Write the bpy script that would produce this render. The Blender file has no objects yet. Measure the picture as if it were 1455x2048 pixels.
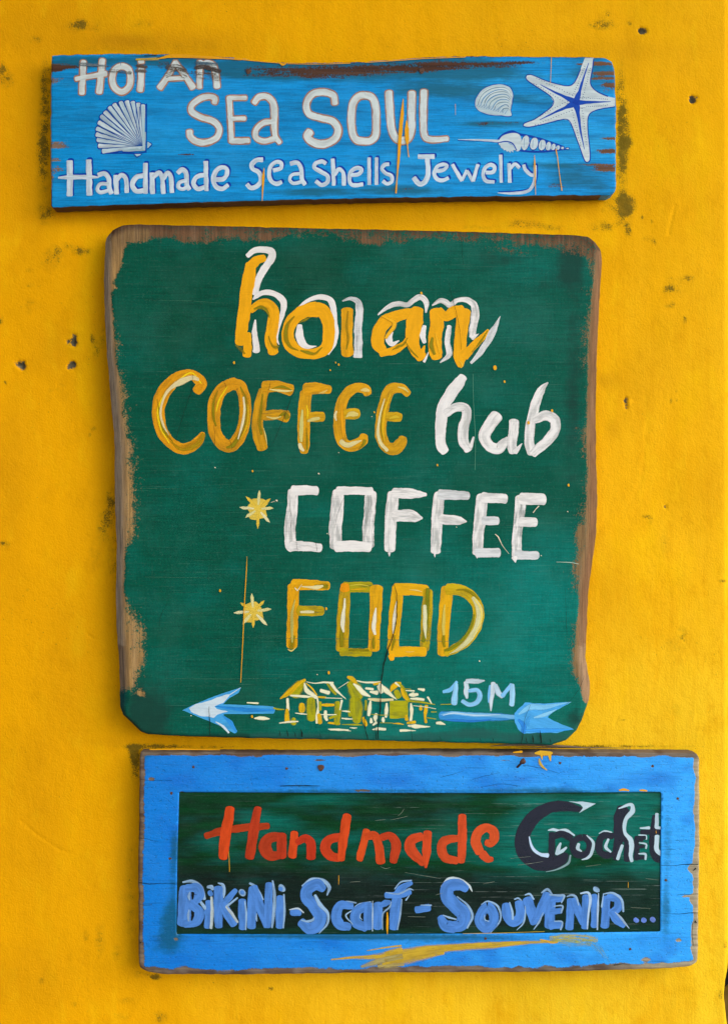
import bpy, math, random
import numpy as np
from mathutils import Vector, geometry

# ------------------------------------------------------------------ camera, sky, sun, exposure
W, H = 1455.0, 2048.0
S = 0.0007                     # metres on the wall for one unit of the survey drawing
D = 1.6                        # camera distance from the wall
sc = bpy.context.scene
col = sc.collection

cam = bpy.data.objects.new('camera', bpy.data.cameras.new('camera'))
col.objects.link(cam)
cam.location = (0, -D, 0)
cam.rotation_euler = (math.radians(90), 0, 0)
cam.data.sensor_fit = 'VERTICAL'
cam.data.sensor_height = 24
cam.data.lens = 24 * D / (H * S)
cam.data.clip_start = 0.01
cam.data.clip_end = 2000
sc.camera = cam

SUN_EL, SUN_AZ = 30.0, 62.0    # azimuth measured from straight out of the wall towards the right
world = bpy.data.worlds.new('World')
sc.world = world
world.use_nodes = True
wn = world.node_tree
bg = wn.nodes['Background']
sky = wn.nodes.new('ShaderNodeTexSky')
sky.sky_type = 'NISHITA'
sky.sun_disc = False
sky.sun_elevation = math.radians(SUN_EL)
sky.sun_rotation = math.radians(180 - SUN_AZ)
sky.air_density = 1.0
sky.dust_density = 1.0
sky.ozone_density = 1.0
wn.links.new(sky.outputs[0], bg.inputs[0])
bg.inputs[1].default_value = 0.15

sun = bpy.data.objects.new('sun', bpy.data.lights.new('sun', 'SUN'))
col.objects.link(sun)
el, az = math.radians(SUN_EL), math.radians(SUN_AZ)
sdir = Vector((math.sin(az) * math.cos(el), -math.cos(az) * math.cos(el), math.sin(el)))
sun.rotation_euler = sdir.to_track_quat('Z', 'Y').to_euler()
sun.data.energy = 0.55
sun.data.angle = math.radians(50)
sun.data.color = (1.0, 0.965, 0.92)

sc.view_settings.view_transform = 'Standard'
sc.view_settings.look = 'None'
sc.view_settings.exposure = 1.34
sc.view_settings.gamma = 1.0

rng = np.random.default_rng(7)
random.seed(7)

# ------------------------------------------------------------------ helpers
def lin(c):
    out = []
    for v in c[:3]:
        v = v / 255.0
        out.append(v / 12.92 if v <= 0.04045 else ((v + 0.055) / 1.055) ** 2.4)
    return out

def wx(px, z): return (px - W / 2) * S * (D - z) / D
def wz(py, z): return -(py - H / 2) * S * (D - z) / D

def thing(name, label, cat, loc=(0, 0, 0), group=None):
    o = bpy.data.objects.new(name, None)
    col.objects.link(o)
    o.empty_display_size = 0.05
    o.location = loc
    o['label'] = label
    o['category'] = cat
    if group: o['group'] = group
    return o

def mesh_obj(name, verts, faces, mat, parent=None, attrs=None, smooth=False, label=None, mats=None):
    """verts in world space; the object gets its parent's frame."""
    me = bpy.data.meshes.new(name)
    v = np.asarray(verts, dtype=np.float64).reshape(-1, 3)
    if parent is not None:
        v = v - np.array(parent.matrix_basis.translation)
    me.from_pydata(v.tolist(), [], [list(map(int, f)) for f in faces])
    if attrs:
        for k, a in attrs.items():
            a = np.asarray(a, dtype=np.float32)
            if a.ndim == 1:
                at = me.attributes.new(k, 'FLOAT', 'POINT'); at.data.foreach_set('value', a)
            elif a.shape[1] == 3:
                at = me.attributes.new(k, 'FLOAT_VECTOR', 'POINT'); at.data.foreach_set('vector', a.ravel())
    for m in (mats or [mat]):
        me.materials.append(m)
    if smooth:
        me.polygons.foreach_set('use_smooth', [True] * len(me.polygons))
    me.update()
    o = bpy.data.objects.new(name, me)
    col.objects.link(o)
    if parent is not None: o.parent = parent
    if label: o['label'] = label
    return o

class Lattice:
    """tileable-free value noise on the drawing plane, for shaping meshes and wear maps"""
    def __init__(self, seed): self.t = np.random.default_rng(seed).random((256, 256))
    def __call__(self, x, y):
        x = np.asarray(x, float); y = np.asarray(y, float)
        xi = np.floor(x).astype(int); yi = np.floor(y).astype(int)
        fx = x - xi; fy = y - yi
        fx = fx * fx * (3 - 2 * fx); fy = fy * fy * (3 - 2 * fy)
        g = lambda a, b: self.t[a & 255, b & 255]
        return (g(xi, yi) * (1 - fx) + g(xi + 1, yi) * fx) * (1 - fy) + (g(xi, yi + 1) * (1 - fx) + g(xi + 1, yi + 1) * fx) * fy
    def fbm(self, x, y, o=4):
        s = 0; a = .5; n = 0
        for i in range(o):
            s = s + a * self(np.asarray(x) * 2 ** i + i * 17.3, np.asarray(y) * 2 ** i + i * 9.1); n += a; a *= .5
        return s / n
N1, N2, N3 = Lattice(1), Lattice(2), Lattice(3)

def blobs(x, y, lst):
    s = np.zeros(np.shape(x))
    for b in lst:
        cx, cy, rx, ry, a = b[:5]
        r = ((x - cx) / rx) ** 2 + ((y - cy) / ry) ** 2
        s = s + a * np.exp(-np.minimum(r, 30.0) ** 1.3)
    return s

# ------------------------------------------------------------------ node helpers
class NT:
    def __init__(self, name):
        self.m = bpy.data.materials.new(name); self.m.use_nodes = True
        self.t = self.m.node_tree; self.t.nodes.clear()
        self.out = self.t.nodes.new('ShaderNodeOutputMaterial')
    def put(self, sock, v):
        if v is None: return
        if isinstance(v, bpy.types.NodeSocket): self.t.links.new(v, sock)
        elif isinstance(v, (tuple, list)) and sock.type == 'RGBA' and len(v) == 3: sock.default_value = (*v, 1)
        else: sock.default_value = v
    def node(self, typ, ins=None, **props):
        n = self.t.nodes.new(typ)
        for k, v in props.items(): setattr(n, k, v)
        for k, v in (ins or {}).items(): self.put(n.inputs[k], v)
        return n
    def math(self, op, a, b=None, c=None, clamp=False):
        n = self.t.nodes.new('ShaderNodeMath'); n.operation = op; n.use_clamp = clamp
        self.put(n.inputs[0], a); self.put(n.inputs[1], b); self.put(n.inputs[2], c)
        return n.outputs[0]
    def attr(self, name, out='Fac'):
        return self.node('ShaderNodeAttribute', attribute_name=name).outputs[out]
    def scale(self, vec, s, off=(0, 0, 0)):
        n = self.node('ShaderNodeMapping', {'Vector': vec}); n.inputs['Scale'].default_value = s
        n.inputs['Location'].default_value = off
        return n.outputs[0]
    def noise(self, vec, sc_=1.0, detail=3, rough=.55, dist=0.0):
        return self.node('ShaderNodeTexNoise', {'Vector': vec, 'Scale': sc_, 'Detail': detail, 'Roughness': rough, 'Distortion': dist}).outputs['Fac']
    def step(self, v, lo, hi, a=0.0, b=1.0):
        n = self.node('ShaderNodeMapRange', {'Value': v, 'From Min': lo, 'From Max': hi, 'To Min': a, 'To Max': b})
        n.interpolation_type = 'SMOOTHSTEP'
        return n.outputs[0]
    def ramp(self, v, lo, hi, a=0.0, b=1.0):
        return self.node('ShaderNodeMapRange', {'Value': v, 'From Min': lo, 'From Max': hi, 'To Min': a, 'To Max': b}).outputs[0]
    def mix(self, f, a, b, mode='MIX'):
        n = self.t.nodes.new('ShaderNodeMix'); n.data_type = 'RGBA'; n.blend_type = mode
        self.put(n.inputs['Factor'], f); self.put(n.inputs[6], a); self.put(n.inputs[7], b)
        return n.outputs[2]
    def bump(self, h, strength, dist, nrm=None):
        return self.node('ShaderNodeBump', {'Height': h, 'Strength': strength, 'Distance': dist, 'Normal': nrm}).outputs[0]
    def pos(self): return self.node('ShaderNodeNewGeometry').outputs['Position']
    def principled(self, color, rough, normal=None, spec=.5):
        n = self.node('ShaderNodeBsdfPrincipled', {'Base Color': color, 'Roughness': rough, 'Specular IOR Level': spec, 'Normal': normal})
        return n.outputs[0]
    def done(self, sh): self.t.links.new(sh, self.out.inputs[0]); return self.m

# ------------------------------------------------------------------ materials
def plaster_material():
    t = NT('yellow_limewash'); p = t.pos()
    grime = t.attr('grime'); stain_shade = t.attr('stain_shade')
    n_big = t.noise(t.scale(p, (2.2, 2.2, 1.3)), 1, 4)
    n_mid = t.noise(t.scale(p, (14, 14, 7)), 1, 5, .6)
    brush = t.noise(t.scale(p, (190, 190, 16)), 1, 4, .65, .6)
    light_tint = t.math('ADD', t.attr('light_tint'), t.math('MULTIPLY', t.math('SUBTRACT', n_big, .5), .8))
    base = t.mix(t.step(light_tint, .0, 1.0), (.84, .385, .0), (.87, .535, .016))  # paler, yellower tone stands in for stronger light at lower right
    base = t.mix(t.step(n_mid, .50, .72, 0, .5), base, (.88, .50, .002))
    base = t.mix(t.step(t.noise(t.scale(p, (6, 6, 4), (7, 7, 7)), 1, 6, .62), .46, .68, 0, .65), base, (.76, .35, .0))
    bz = t.math('ADD', .25, t.math('MULTIPLY', t.step(light_tint, .1, .6), .75))
    base = t.mix(t.math('MULTIPLY', t.step(brush, .48, .75, 0, .34), bz), base, (.90, .52, .012))
    base = t.mix(t.math('MULTIPLY', t.step(brush, .50, .28, 0, .26), bz), base, (.74, .32, .0))
    grit = t.noise(t.scale(p, (620, 620, 620), (3, 3, 1)), 1, 2, .6)
    base = t.mix(t.step(grit, .52, .72, 0, .30), base, (.66, .27, .0))
    blot = t.noise(t.scale(p, (30, 30, 22), (1, 8, 3)), 1, 6, .68)
    base = t.mix(t.step(blot, .50, .68, 0, .42), base, (.70, .31, .0))
    streaks = t.noise(t.scale(p, (38, 38, 3.2), (2, 2, 2)), 1, 6, .66)
    base = t.mix(t.step(streaks, .52, .70, 0, .30), base, (.72, .32, .0))
    pale = t.noise(t.scale(p, (21, 21, 9), (8, 1, 5)), 1, 6, .7)
    base = t.mix(t.step(pale, .54, .70, 0, .38), base, (.90, .51, .004))
    base = t.mix(t.math('MULTIPLY', stain_shade, t.ramp(n_mid, .3, .7, .55, 1.0), clamp=True), base, (.50, .215, .002))
    # mould and dirt: speckle that thickens where the grime map is high
    sp = t.noise(t.scale(p, (560, 560, 560)), 1, 4, .75)
    sp2 = t.noise(t.scale(p, (90, 90, 90)), 1, 3, .6)
    g = t.math('ADD', t.math('MULTIPLY', sp, .66), t.math('MULTIPLY', sp2, .34))
    thr = t.math('SUBTRACT', .70, t.math('MULTIPLY', grime, .215))
    mask = t.step(t.math('SUBTRACT', g, thr), -.01, .035)
    region = t.step(t.noise(t.scale(p, (7, 7, 9), (5, 2, 8)), 1, 3, .6), .48, .66)
    specks = t.math('MULTIPLY', t.step(t.noise(t.scale(p, (360, 360, 360), (2, 9, 4)), 1, 2, .5), .70, .735), t.math('ADD', .10, region), clamp=True)
    mask = t.math('MAXIMUM', mask, t.math('MULTIPLY', specks, .8))
    soft = t.math('MULTIPLY', t.math('MULTIPLY', t.ramp(grime, .25, 1.1), t.step(sp2, .30, .62)), .80, clamp=True)
    soft = t.math('MULTIPLY', soft, .62)
    base = t.mix(soft, base, (.22, .125, .004))
    dirt = t.mix(t.noise(t.scale(p, (150, 150, 150)), 1, 2), (.04, .030, .004), (.16, .12, .012))
    base = t.mix(t.math('MULTIPLY', mask, .80), base, dirt)
    # exposed render inside knocked-out holes
    hole = t.attr('hole')
    base = t.mix(t.step(t.math('ADD', hole, t.ramp(sp, .3, .7, -.2, .2)), .38, .62), base, t.mix(sp2, (.035, .028, .012), (.22, .19, .12)))
    # relief: trowel undulation, brush marks, sand
    h1 = t.noise(t.scale(p, (34, 34, 26)), 1, 5, .6)
    h2 = t.noise(t.scale(p, (420, 420, 380)), 1, 4, .6)
    h3 = t.math('MULTIPLY', brush, bz)
    pit = t.step(t.noise(t.scale(p, (210, 210, 210), (4, 1, 2)), 1, 2), .70, .76)
    h = t.math('ADD', t.math('MULTIPLY', h1, 1.2), t.math('ADD', t.math('MULTIPLY', h2, 1.0), t.math('MULTIPLY', h3, .5)))
    h = t.math('SUBTRACT', h, t.math('MULTIPLY', pit, .35))
    nrm = t.bump(h, .55, .0016)
    return t.done(t.principled(base, t.ramp(n_mid, .3, .7, .7, .85), nrm, .06))

def board_material(name, grain=(1, 1, 1), thr_noise=.5, fine=.35, streak=.35, scratch=.25, gloss=.5, bumpy=.5, vert=0.0, pit=0.0, hvc=.75, ncell=(60, 60, 60), scratch_col=(.30, .34, .26), spec=.14, soft=(.46, .60)):
    """painted old wood. point attributes: wear, grime, pcol (paint colour), wcol (wood colour), scr"""
    t = NT(name); p = t.pos()
    wear = t.attr('wear'); grime = t.attr('grime'); scr = t.attr('scr')
    pc = t.attr('pcol', 'Color'); wc = t.attr('wcol', 'Color')
    gx, gy = grain
    gr = t.noise(t.scale(p, (gx, 50, gy)), 1, 5, .62)                       # wood fibre
    gr2 = t.noise(t.scale(p, (gx * .35, 20, gy * .35), (3, 1, 7)), 1, 4, .6)
    n1 = t.noise(t.scale(p, ncell), 1, 5, .62)
    n2 = t.noise(t.scale(p, (480, 480, 480)), 1, 3, .65)
    w = t.math('ADD', wear, t.math('MULTIPLY', t.math('SUBTRACT', n1, .5), thr_noise * 2))
    w = t.math('ADD', w, t.math('MULTIPLY', t.math('SUBTRACT', gr, .5), streak * 2))
    w = t.math('ADD', w, t.math('MULTIPLY', t.math('SUBTRACT', n2, .5), fine * 2))
    bare = t.step(w, *soft)
    wood = t.mix(t.step(gr, .32, .68), t.mix(.45, wc, (.02, .013, .008), 'MIX'), wc)
    wood = t.mix(t.step(gr2, .45, .75, 0, .28), wood, t.mix(.4, wc, (.50, .40, .28)))
    wood = t.mix(t.step(n2, .50, .70, 0, .45), wood, t.mix(.5, wc, (.03, .02, .012)))
    # paint: brushed, slightly streaky in both directions
    bx = t.noise(t.scale(p, (22, 22, 400)), 1, 5, .7, .8)
    bz = t.noise(t.scale(p, (330, 330, 34), (9, 0, 3)), 1, 5, .7, 1.2)
    m1 = t.noise(t.scale(p, (16, 16, 16), (2, 5, 1)), 1, 5, .6)
    hv = t.math('ADD', t.math('MULTIPLY', bx, 1 - vert), t.math('MULTIPLY', bz, vert))
    paint = t.mix(t.step(hv, .36, .66, 0, hvc), pc, t.mix(.46, pc, (0, 0, 0)))
    dab = t.noise(t.scale(p, (260, 260, 120), (4, 4, 4)), 1, 4, .7, 2.2)
    paint = t.mix(t.step(dab, .50, .66, 0, .40), paint, t.mix(.40, pc, (0, 0, 0)))
    paint = t.mix(t.step(n2, .55, .75, 0, .30), paint, t.mix(.12, pc, (.5, .6, .55)))
    paint = t.mix(t.step(m1, .45, .72, 0, .30), paint, t.mix(.10, pc, (.20, .40, .36)))
    sl = t.noise(t.scale(p, (11, 11, 1100), (1, 7, 5)), 1, 2, .5)
    sv = t.noise(t.scale(p, (1000, 900, 16), (6, 2, 9)), 1, 2, .5)
    s = t.math('MAXIMUM', t.step(sl, .66, .74), t.math('MULTIPLY', t.step(sv, .66, .76), vert * 1.4))
    s = t.math('MULTIPLY', s, t.math('MULTIPLY', t.math('ADD', scratch, scr), t.step(n1, .35, .6)), clamp=True)
    paint = t.mix(s, paint, scratch_col)
    dk = t.math('MULTIPLY', t.step(t.noise(t.scale(p, (18, 18, 800), (8, 3, 1)), 1, 2), .64, .72), .45)
    paint = t.mix(dk, paint, t.mix(.75, pc, (0, 0, 0)))
    g = t.math('ADD', grime, t.math('MULTIPLY', t.math('SUBTRACT', n1, .5), .7))
    g = t.math('ADD', g, t.math('MULTIPLY', t.math('SUBTRACT', t.mix(vert, bx, bz), .5), .5))
    paint = t.mix(t.step(g, .2, .9, 0, .8), paint, t.attr('gcol', 'Color'))
    pitm = t.math('MULTIPLY', t.step(t.noise(t.scale(p, (260, 260, 330), (1, 1, 4)), 1, 3, .6), .60, .68), pit)
    paint = t.mix(pitm, paint, t.mix(.55, pc, (.0, .03, .05)))
    c = t.mix(bare, paint, wood)
    hp = t.math('ADD', t.math('MULTIPLY', hv, .5), t.math('MULTIPLY', n2, .25))
    hp = t.math('ADD', hp, t.math('MULTIPLY', t.noise(t.scale(p, (55, 55, 140)), 1, 4, .65), 1.3 * bumpy))
    hp = t.math('SUBTRACT', hp, t.math('MULTIPLY', pitm, 1.0))
    hw = t.math('ADD', t.math('MULTIPLY', gr, 1.2), -.9)
    h = t.math('ADD', t.math('MULTIPLY', hp, t.math('SUBTRACT', 1.0, bare)), t.math('MULTIPLY', hw, bare))
    nrm = t.bump(h, .5, .0011)
    rough = t.ramp(bare, 0, 1, gloss, .85)
    return t.done(t.principled(c, rough, nrm, spec))

def brush_material():
    t = NT('brushed_lettering_paint'); p = t.pos()
    st = t.node('ShaderNodeSeparateXYZ', {'Vector': t.attr('st', 'Vector')}).outputs     # along, across, stroke id
    pr = t.node('ShaderNodeSeparateXYZ', {'Vector': t.attr('prm', 'Vector')}).outputs    # v -1..1, dryness, thinness
    c = t.attr('col', 'Color')
    def sv(a, b, k):
        return t.node('ShaderNodeCombineXYZ', {'X': t.math('MULTIPLY', st[0], a), 'Y': t.math('MULTIPLY', st[1], b), 'Z': t.math('MULTIPLY', st[2], k)}).outputs[0]
    streak = t.noise(sv(.035, .62, 3.7), 1, 4, .65)
    coarse = t.noise(sv(.022, .10, 5.1), 1, 3, .6)
    fine = t.noise(t.scale(p, (900, 900, 900)), 1, 3, .6)
    weave = t.noise(t.scale(p, (40, 40, 900)), 1, 2, .6)
    av = t.math('ABSOLUTE', pr[0])
    edge = t.math('SUBTRACT', t.math('SUBTRACT', 1.0, av), t.math('MULTIPLY', fine, .13))
    sf = t.attr('soft')
    em = t.step(edge, t.math('SUBTRACT', t.math('MULTIPLY', sf, .02), .075), t.math('SUBTRACT', t.math('MULTIPLY', sf, .75), .035))
    cov_n = t.math('ADD', t.math('MULTIPLY', streak, .72), t.math('MULTIPLY', fine, .28))
    cov = t.step(t.math('SUBTRACT', cov_n, t.math('ADD', t.math('MULTIPLY', pr[1], .62), .06)), -.03, .06)
    thin_n = t.math('ADD', t.math('MULTIPLY', coarse, .6), t.math('ADD', t.math('MULTIPLY', streak, .28), t.math('MULTIPLY', weave, .12)))
    thin = t.math('MULTIPLY', t.step(thin_n, .42, .62), pr[2])
    op = t.math('SUBTRACT', 1.0, thin)
    alpha = t.math('MULTIPLY', t.math('MULTIPLY', em, cov), op, clamp=True)
    lo = t.mix(.12, c, (0, 0, 0)); hi = t.mix(.0, c, (1, 1, 1))
    cc = t.mix(t.ramp(streak, .3, .7), lo, hi)
    cc = t.mix(t.step(weave, .62, .75, 0, .14), cc, t.mix(.5, c, (.0, .02, .02)))
    nrm = t.bump(t.math('ADD', streak, t.math('MULTIPLY', fine, .2)), .35, .0007)
    sh = t.principled(cc, .45, nrm, .13)
    tr = t.node('ShaderNodeBsdfTransparent').outputs[0]
    mx = t.node('ShaderNodeMixShader'); t.put(mx.inputs[0], alpha); t.put(mx.inputs[1], tr); t.put(mx.inputs[2], sh)
    return t.done(mx.outputs[0])

def plain_material(name, c1, c2, sc_=300, rough=.7, spec=.4, metal=0.0, bump=.4):
    t = NT(name); p = t.pos()
    n = t.noise(t.scale(p, (sc_, sc_, sc_)), 1, 4, .6)
    n2 = t.bump(n, bump, .0006)
    b = t.node('ShaderNodeBsdfPrincipled', {'Base Color': t.mix(t.step(n, .35, .65), c1, c2), 'Roughness': rough, 'Metallic': metal, 'Specular IOR Level': spec, 'Normal': n2})
    return t.done(b.outputs[0])

M_WALL = plaster_material()
M_BRUSH = brush_material()
M_CRACK = plain_material('crack_in_wood', (.004, .010, .008), (.016, .02, .014), 600, .95, .1)
M_NAIL = plain_material('rusty_iron', (.045, .018, .010), (.16, .075, .045), 900, .75, .4, .3, .8)
M_DARK = plain_material('unlit_interior', (.006, .006, .007), (.012, .012, .012), 20, .9, .1)
M_GREY = plain_material('grey_painted_post', (.11, .115, .12), (.15, .155, .16), 60, .6, .4)
M_GROUND = plain_material('pale_paving', (.34, .31, .27), (.44, .41, .36), 9, .85, .3)
M_BROWN_WOOD = plain_material('brown_wood', (.10, .07, .045), (.16, .11, .07), 30, .8, .3)

# ------------------------------------------------------------------ the wall, what stands around it, added light blockers
GROUND_Z = -1.35
TOP_Z = 1.75
def right_edge(y):
    y = np.asarray(y, float)
    e = np.interp(y, [-1200, 1500, 1880, 1938, 1962, 1985, 2002, 2022, 2050, 2100, 2300, 3000],
                  [1466, 1463, 1461, 1456, 1450.5, 1448.3, 1447.3, 1449.5, 1453.5, 1459, 1461, 1463])
    return e + (N1(y / 17.0, y * 0) - .5) * 1.6 + (N2(y / 70.0, y * 0) - .5) * 3

HOLES = [(148, 680, 5.5, 14, 1.0), (137, 683, 8, 8, .62), (144, 729, 8, 9, .9), (137, 733, 6, 6, .5), (36, 726, 15, 7, .55), (44, 733, 11, 8, .60),
         (1285, 62, 8, 8, .9), (1279, 59, 4, 5, .6), (1383, 198, 6, 8, 1.0), (1392, 197, 7, 7, .45), (1251, 802, 4.5, 7, .85), (1252, 814, 4, 5, .6), (1329.5, 1014, 4, 4.5, .6)]
GRIME = [(92,160,16,55,.85),(90,260,16,75,.85),(86,340,16,80,.7),(97,430,26,22,.75),(140,440,20,14,.5),(5,135,9,14,1.2),(14,160,22,22,.75),(70,78,14,9,1.),
         (165,50,48,22,.62),(160,48,15,9,.9),(285,45,30,12,.6),(130,497,34,16,.6),(100,522,26,26,.65),(167,503,20,10,.95),(60,612,26,22,.55),(0,640,7,14,1.),
         (380,88,90,20,.42),(210,97,70,12,.42),(1241,180,12,75,.8),(1247,260,15,65,.98),(1243,335,14,65,.9),(1252,412,19,28,1.25),(1257,285,11,11,1.05),(1228,412,42,24,.62),
         (1212,452,42,13,.85),(1045,447,44,11,.8),(1110,455,40,8,.65),(955,454,50,7,.55),(1256,462,9,16,.85),(1284,434,4,9,1.0),(1303,443,3,6,.9),(1298,478,18,10,.62),(1308,486,5,6,.95),
         (1213,42,28,24,.55),(1196,50,22,9,.75),(1258,46,6,6,1.1),(1214,28,5,8,.8),(1350,575,40,30,.45),(1376,556,14,8,.85),(1338,578,15,9,.7),(1368,640,6,12,.8),(1345,610,6,8,.8),(1334,612,8,5,.75),
         (192,700,8,22,.9),(184,675,5,14,.9),(205,675,6,30,.75),(186,857,8,7,.95),(179,870,4,5,.95),(222,1008,13,34,.98),(206,1052,14,30,.85),(190,1110,18,40,.5),(226,1120,12,80,.55),(234,1230,6,120,.45),
         (272,1532,13,38,1.12),(300,1493,70,7,1.0),(266,1505,12,16,.9),(420,1494,90,4,.75),(262,1830,20,110,.52),(262,1700,12,70,.35),(200,1880,14,42,.72),(172,1872,8,14,.75),(232,1905,10,20,.65),
         (322,2036,22,16,.78),(148,2010,8,8,.8),(312,1955,14,7,1.25),(255,2003,34,10,.5),(245,2034,20,10,.6),(541,1978,7,5,1.1),(85,1962,9,9,.7),(34,1945,6,14,.6),(290,1950,26,10,.7),
         (1240,1493,170,3,.95),(1120,1494,70,3,.9),(1331,1085,17,42,.5),(1350,1290,44,22,.42),(1362,1268,14,24,.5),(1350,1420,20,16,.5),(1384,1428,6,8,.9),(1446,1162,9,4,1.1),(1243,1440,12,3,.8),
         (1300,1040,8,12,.7),(1289,1033,8,5,.8),(1352,782,3,4,1.1),(1341,801,3,7,.95),(1352,800,3,6,.9),(1440,1990,6,12,.9),(1450,1890,6,10,.8),(1370,1980,40,10,.35),(10,1090,14,12,.75),(6,1086,4,3,1.2),
         (55,1180,4,4,.9),(60,540,10,8,.6),(100,780,8,6,.6),(120,775,10,12,.6),(10,765,5,5,1.0),(60,570,10,6,.7),(1215,600,6,50,.35),(700,95,10,3,.4),(662,98,3,3,1.1),(775,93,3,3,.9)]
STAIN_SHADE = [(120,60,200,70,.32),(60,300,70,200,.35),(350,90,150,30,.45),(320,430,200,26,.6),(700,440,300,16,.35),(110,700,60,60,.30),(30,900,60,140,.30),(130,1330,70,200,.30),(60,1650,70,180,.35),
         (60,1960,110,80,.40),(20,1100,30,200,.25),(330,1485,160,10,.3),(1260,780,50,70,.30),(1210,760,24,18,.40),(1225,860,16,25,.38),(1330,700,50,90,.20),(1420,980,30,60,.25),(1225,1180,50,70,.22),(240,80,60,14,.4),
         (1262,95,30,90,.30),(1180,100,200,22,.25),(205,830,22,260,.25),(250,1750,18,140,.3),(1090,1960,300,60,.12),(1450,1880,20,180,.15)]  # ochre stains; those down the left also paint in weaker light

def build_wall():
    xs = np.concatenate([np.linspace(-2800, -40, 60), np.arange(-30, 1440, 3.0), np.linspace(1440, 1462, 9)])
    ys = np.concatenate([np.linspace(-1460, -30, 40), np.arange(-24, 2080, 3.0), np.linspace(2086, 2955, 30)])
    X, Y = np.meshgrid(xs, ys)
    e = right_edge(ys)[:, None]
    f = np.clip((X - 1380) / (1462 - 1380), 0, 1)
    X = X + f * (e - 1462)
    hole = blobs(X, Y, HOLES); rag = (N3(X / 3.2, Y / 3.2) - .5) * .55
    hole = np.clip(hole + rag * (hole > .12), 0, 1.1)
    grime = blobs(X, Y, GRIME); stain_shade = blobs(X, Y, STAIN_SHADE)
    h = (N1.fbm(X / 300, Y / 340, 3) - .5) * 7.0 + (N2.fbm(X / 46, Y / 58, 4) - .5) * 1.2 + (N3.fbm(X / 9, Y / 9, 3) - .5) * .30
    h = h - 1.0
    # plaster swells gently where it meets the big rough patch on the right, and rounds off at the corner
    h += 1.2 * np.exp(-((X - 1390) / 40) ** 2) * (N1(Y / 60, X * 0) - .3)
    h -= np.clip((X - 1446) / 16, 0, 1) ** 2 * 8.0
    h -= np.clip(hole - .3, 0, 1) * 9.0
    h += 1.6 * blobs(X, Y, [(1256, 804, 5, 6, 1.0), (152, 700, 14, 5, .6), (150, 660, 16, 6, .5)])
    h = np.minimum(h, 1.8)
    # hairline gouges
    def gouge(pts, wid, dep):
        nonlocal h
        for (x0, y0), (x1, y1) in zip(pts[:-1], pts[1:]):
            dx, dy = x1 - x0, y1 - y0
            t = np.clip(((X - x0) * dx + (Y - y0) * dy) / (dx * dx + dy * dy), 0, 1)
            d = np.hypot(X - x0 - t * dx, Y - y0 - t * dy)
            h = h - dep * np.exp(-(d / wid) ** 2)
    gouge([(173, 1266), (180, 1273), (191, 1278)], 1.6, 1.2)
    gouge([(1349, 410), (1343, 435), (1336, 470)], 2, 1.0)
    gouge([(40, 1640), (72, 1668), (120, 1700), (140, 1706)], 2, .7)
    gouge([(1235, 1436), (1229, 1450)], 1.8, 1.0)
    gouge([(1290, 780), (1292, 860), (1282, 960), (1250, 1020)], 4, .3)
    z = h / 1000.0
    V = np.stack([(X - W / 2) * S, -z, -(Y - H / 2) * S], -1).reshape(-1, 3)
    light_tint = np.clip((X - 500) / 900, 0, 1) * .25 + np.clip((Y - 900) / 1100, 0, 1) * np.clip((X - 200) / 900, 0, 1) * .75  # map of the stronger light at right and bottom, put into colour
    ny, nx = X.shape
    idx = np.arange(ny * nx).reshape(ny, nx)
    F = np.stack([idx[:-1, :-1], idx[1:, :-1], idx[1:, 1:], idx[:-1, 1:]], -1).reshape(-1, 4)
    # reveal at the right end, going back into the wall
    back = V.reshape(ny, nx, 3)[:, -1, :].copy()
    back2 = back.copy(); back2[:, 1] = .28; back2[:, 0] += .003
    base = len(V); V = np.concatenate([V, back2])
    R = np.stack([idx[:-1, -1], idx[1:, -1], base + np.arange(1, ny), base + np.arange(ny - 1)], -1)
    F = np.concatenate([F, R])
    pad = lambda a: np.concatenate([a.ravel(), np.full(ny, .2)])
    root = thing('plaster_wall', 'yellow limewashed plaster wall with dark mould specks and small holes, behind the three signs', 'wall', (0, 0, GROUND_Z))
    mesh_obj('wall_face', V, F, M_WALL, root, {'grime': pad(grime), 'stain_shade': pad(stain_shade), 'light_tint': np.concatenate([light_tint.ravel(), np.full(ny, .4)]), 'hole': np.concatenate([hole.ravel(), np.zeros(ny)])}, smooth=True)
    return root

def box(name, mat, x0, x1, y0, y1, z0, z1, parent=None, label=None, bev=0.0):
    v = [(x0,y0,z0),(x1,y0,z0),(x1,y1,z0),(x0,y1,z0),(x0,y0,z1),(x1,y0,z1),(x1,y1,z1),(x0,y1,z1)]
    f = [(0,3,2,1),(4,5,6,7),(0,1,5,4),(1,2,6,5),(2,3,7,6),(3,0,4,7)]
    o = mesh_obj(name, v, f, mat, parent, label=label)
    if bev:
        m = o.modifiers.new('bevel', 'BEVEL'); m.width = bev; m.segments = 2
    return o

wall = build_wall()
box('passage_back', M_DARK, .50, 1.52, .30, .34, GROUND_Z, TOP_Z - .01, wall)
box('wall_face', M_WALL, 1.45, 2.7, .0, .28, GROUND_Z, TOP_Z - .01, wall)

# ground in front of the wall
g = mesh_obj('ground', [(-40, -40, GROUND_Z - .004), (40, -40, GROUND_Z - .004), (40, 3, GROUND_Z - .004), (-40, 3, GROUND_Z - .004)], [(0, 1, 2, 3)], M_GROUND)
g['kind'] = 'structure'

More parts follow.
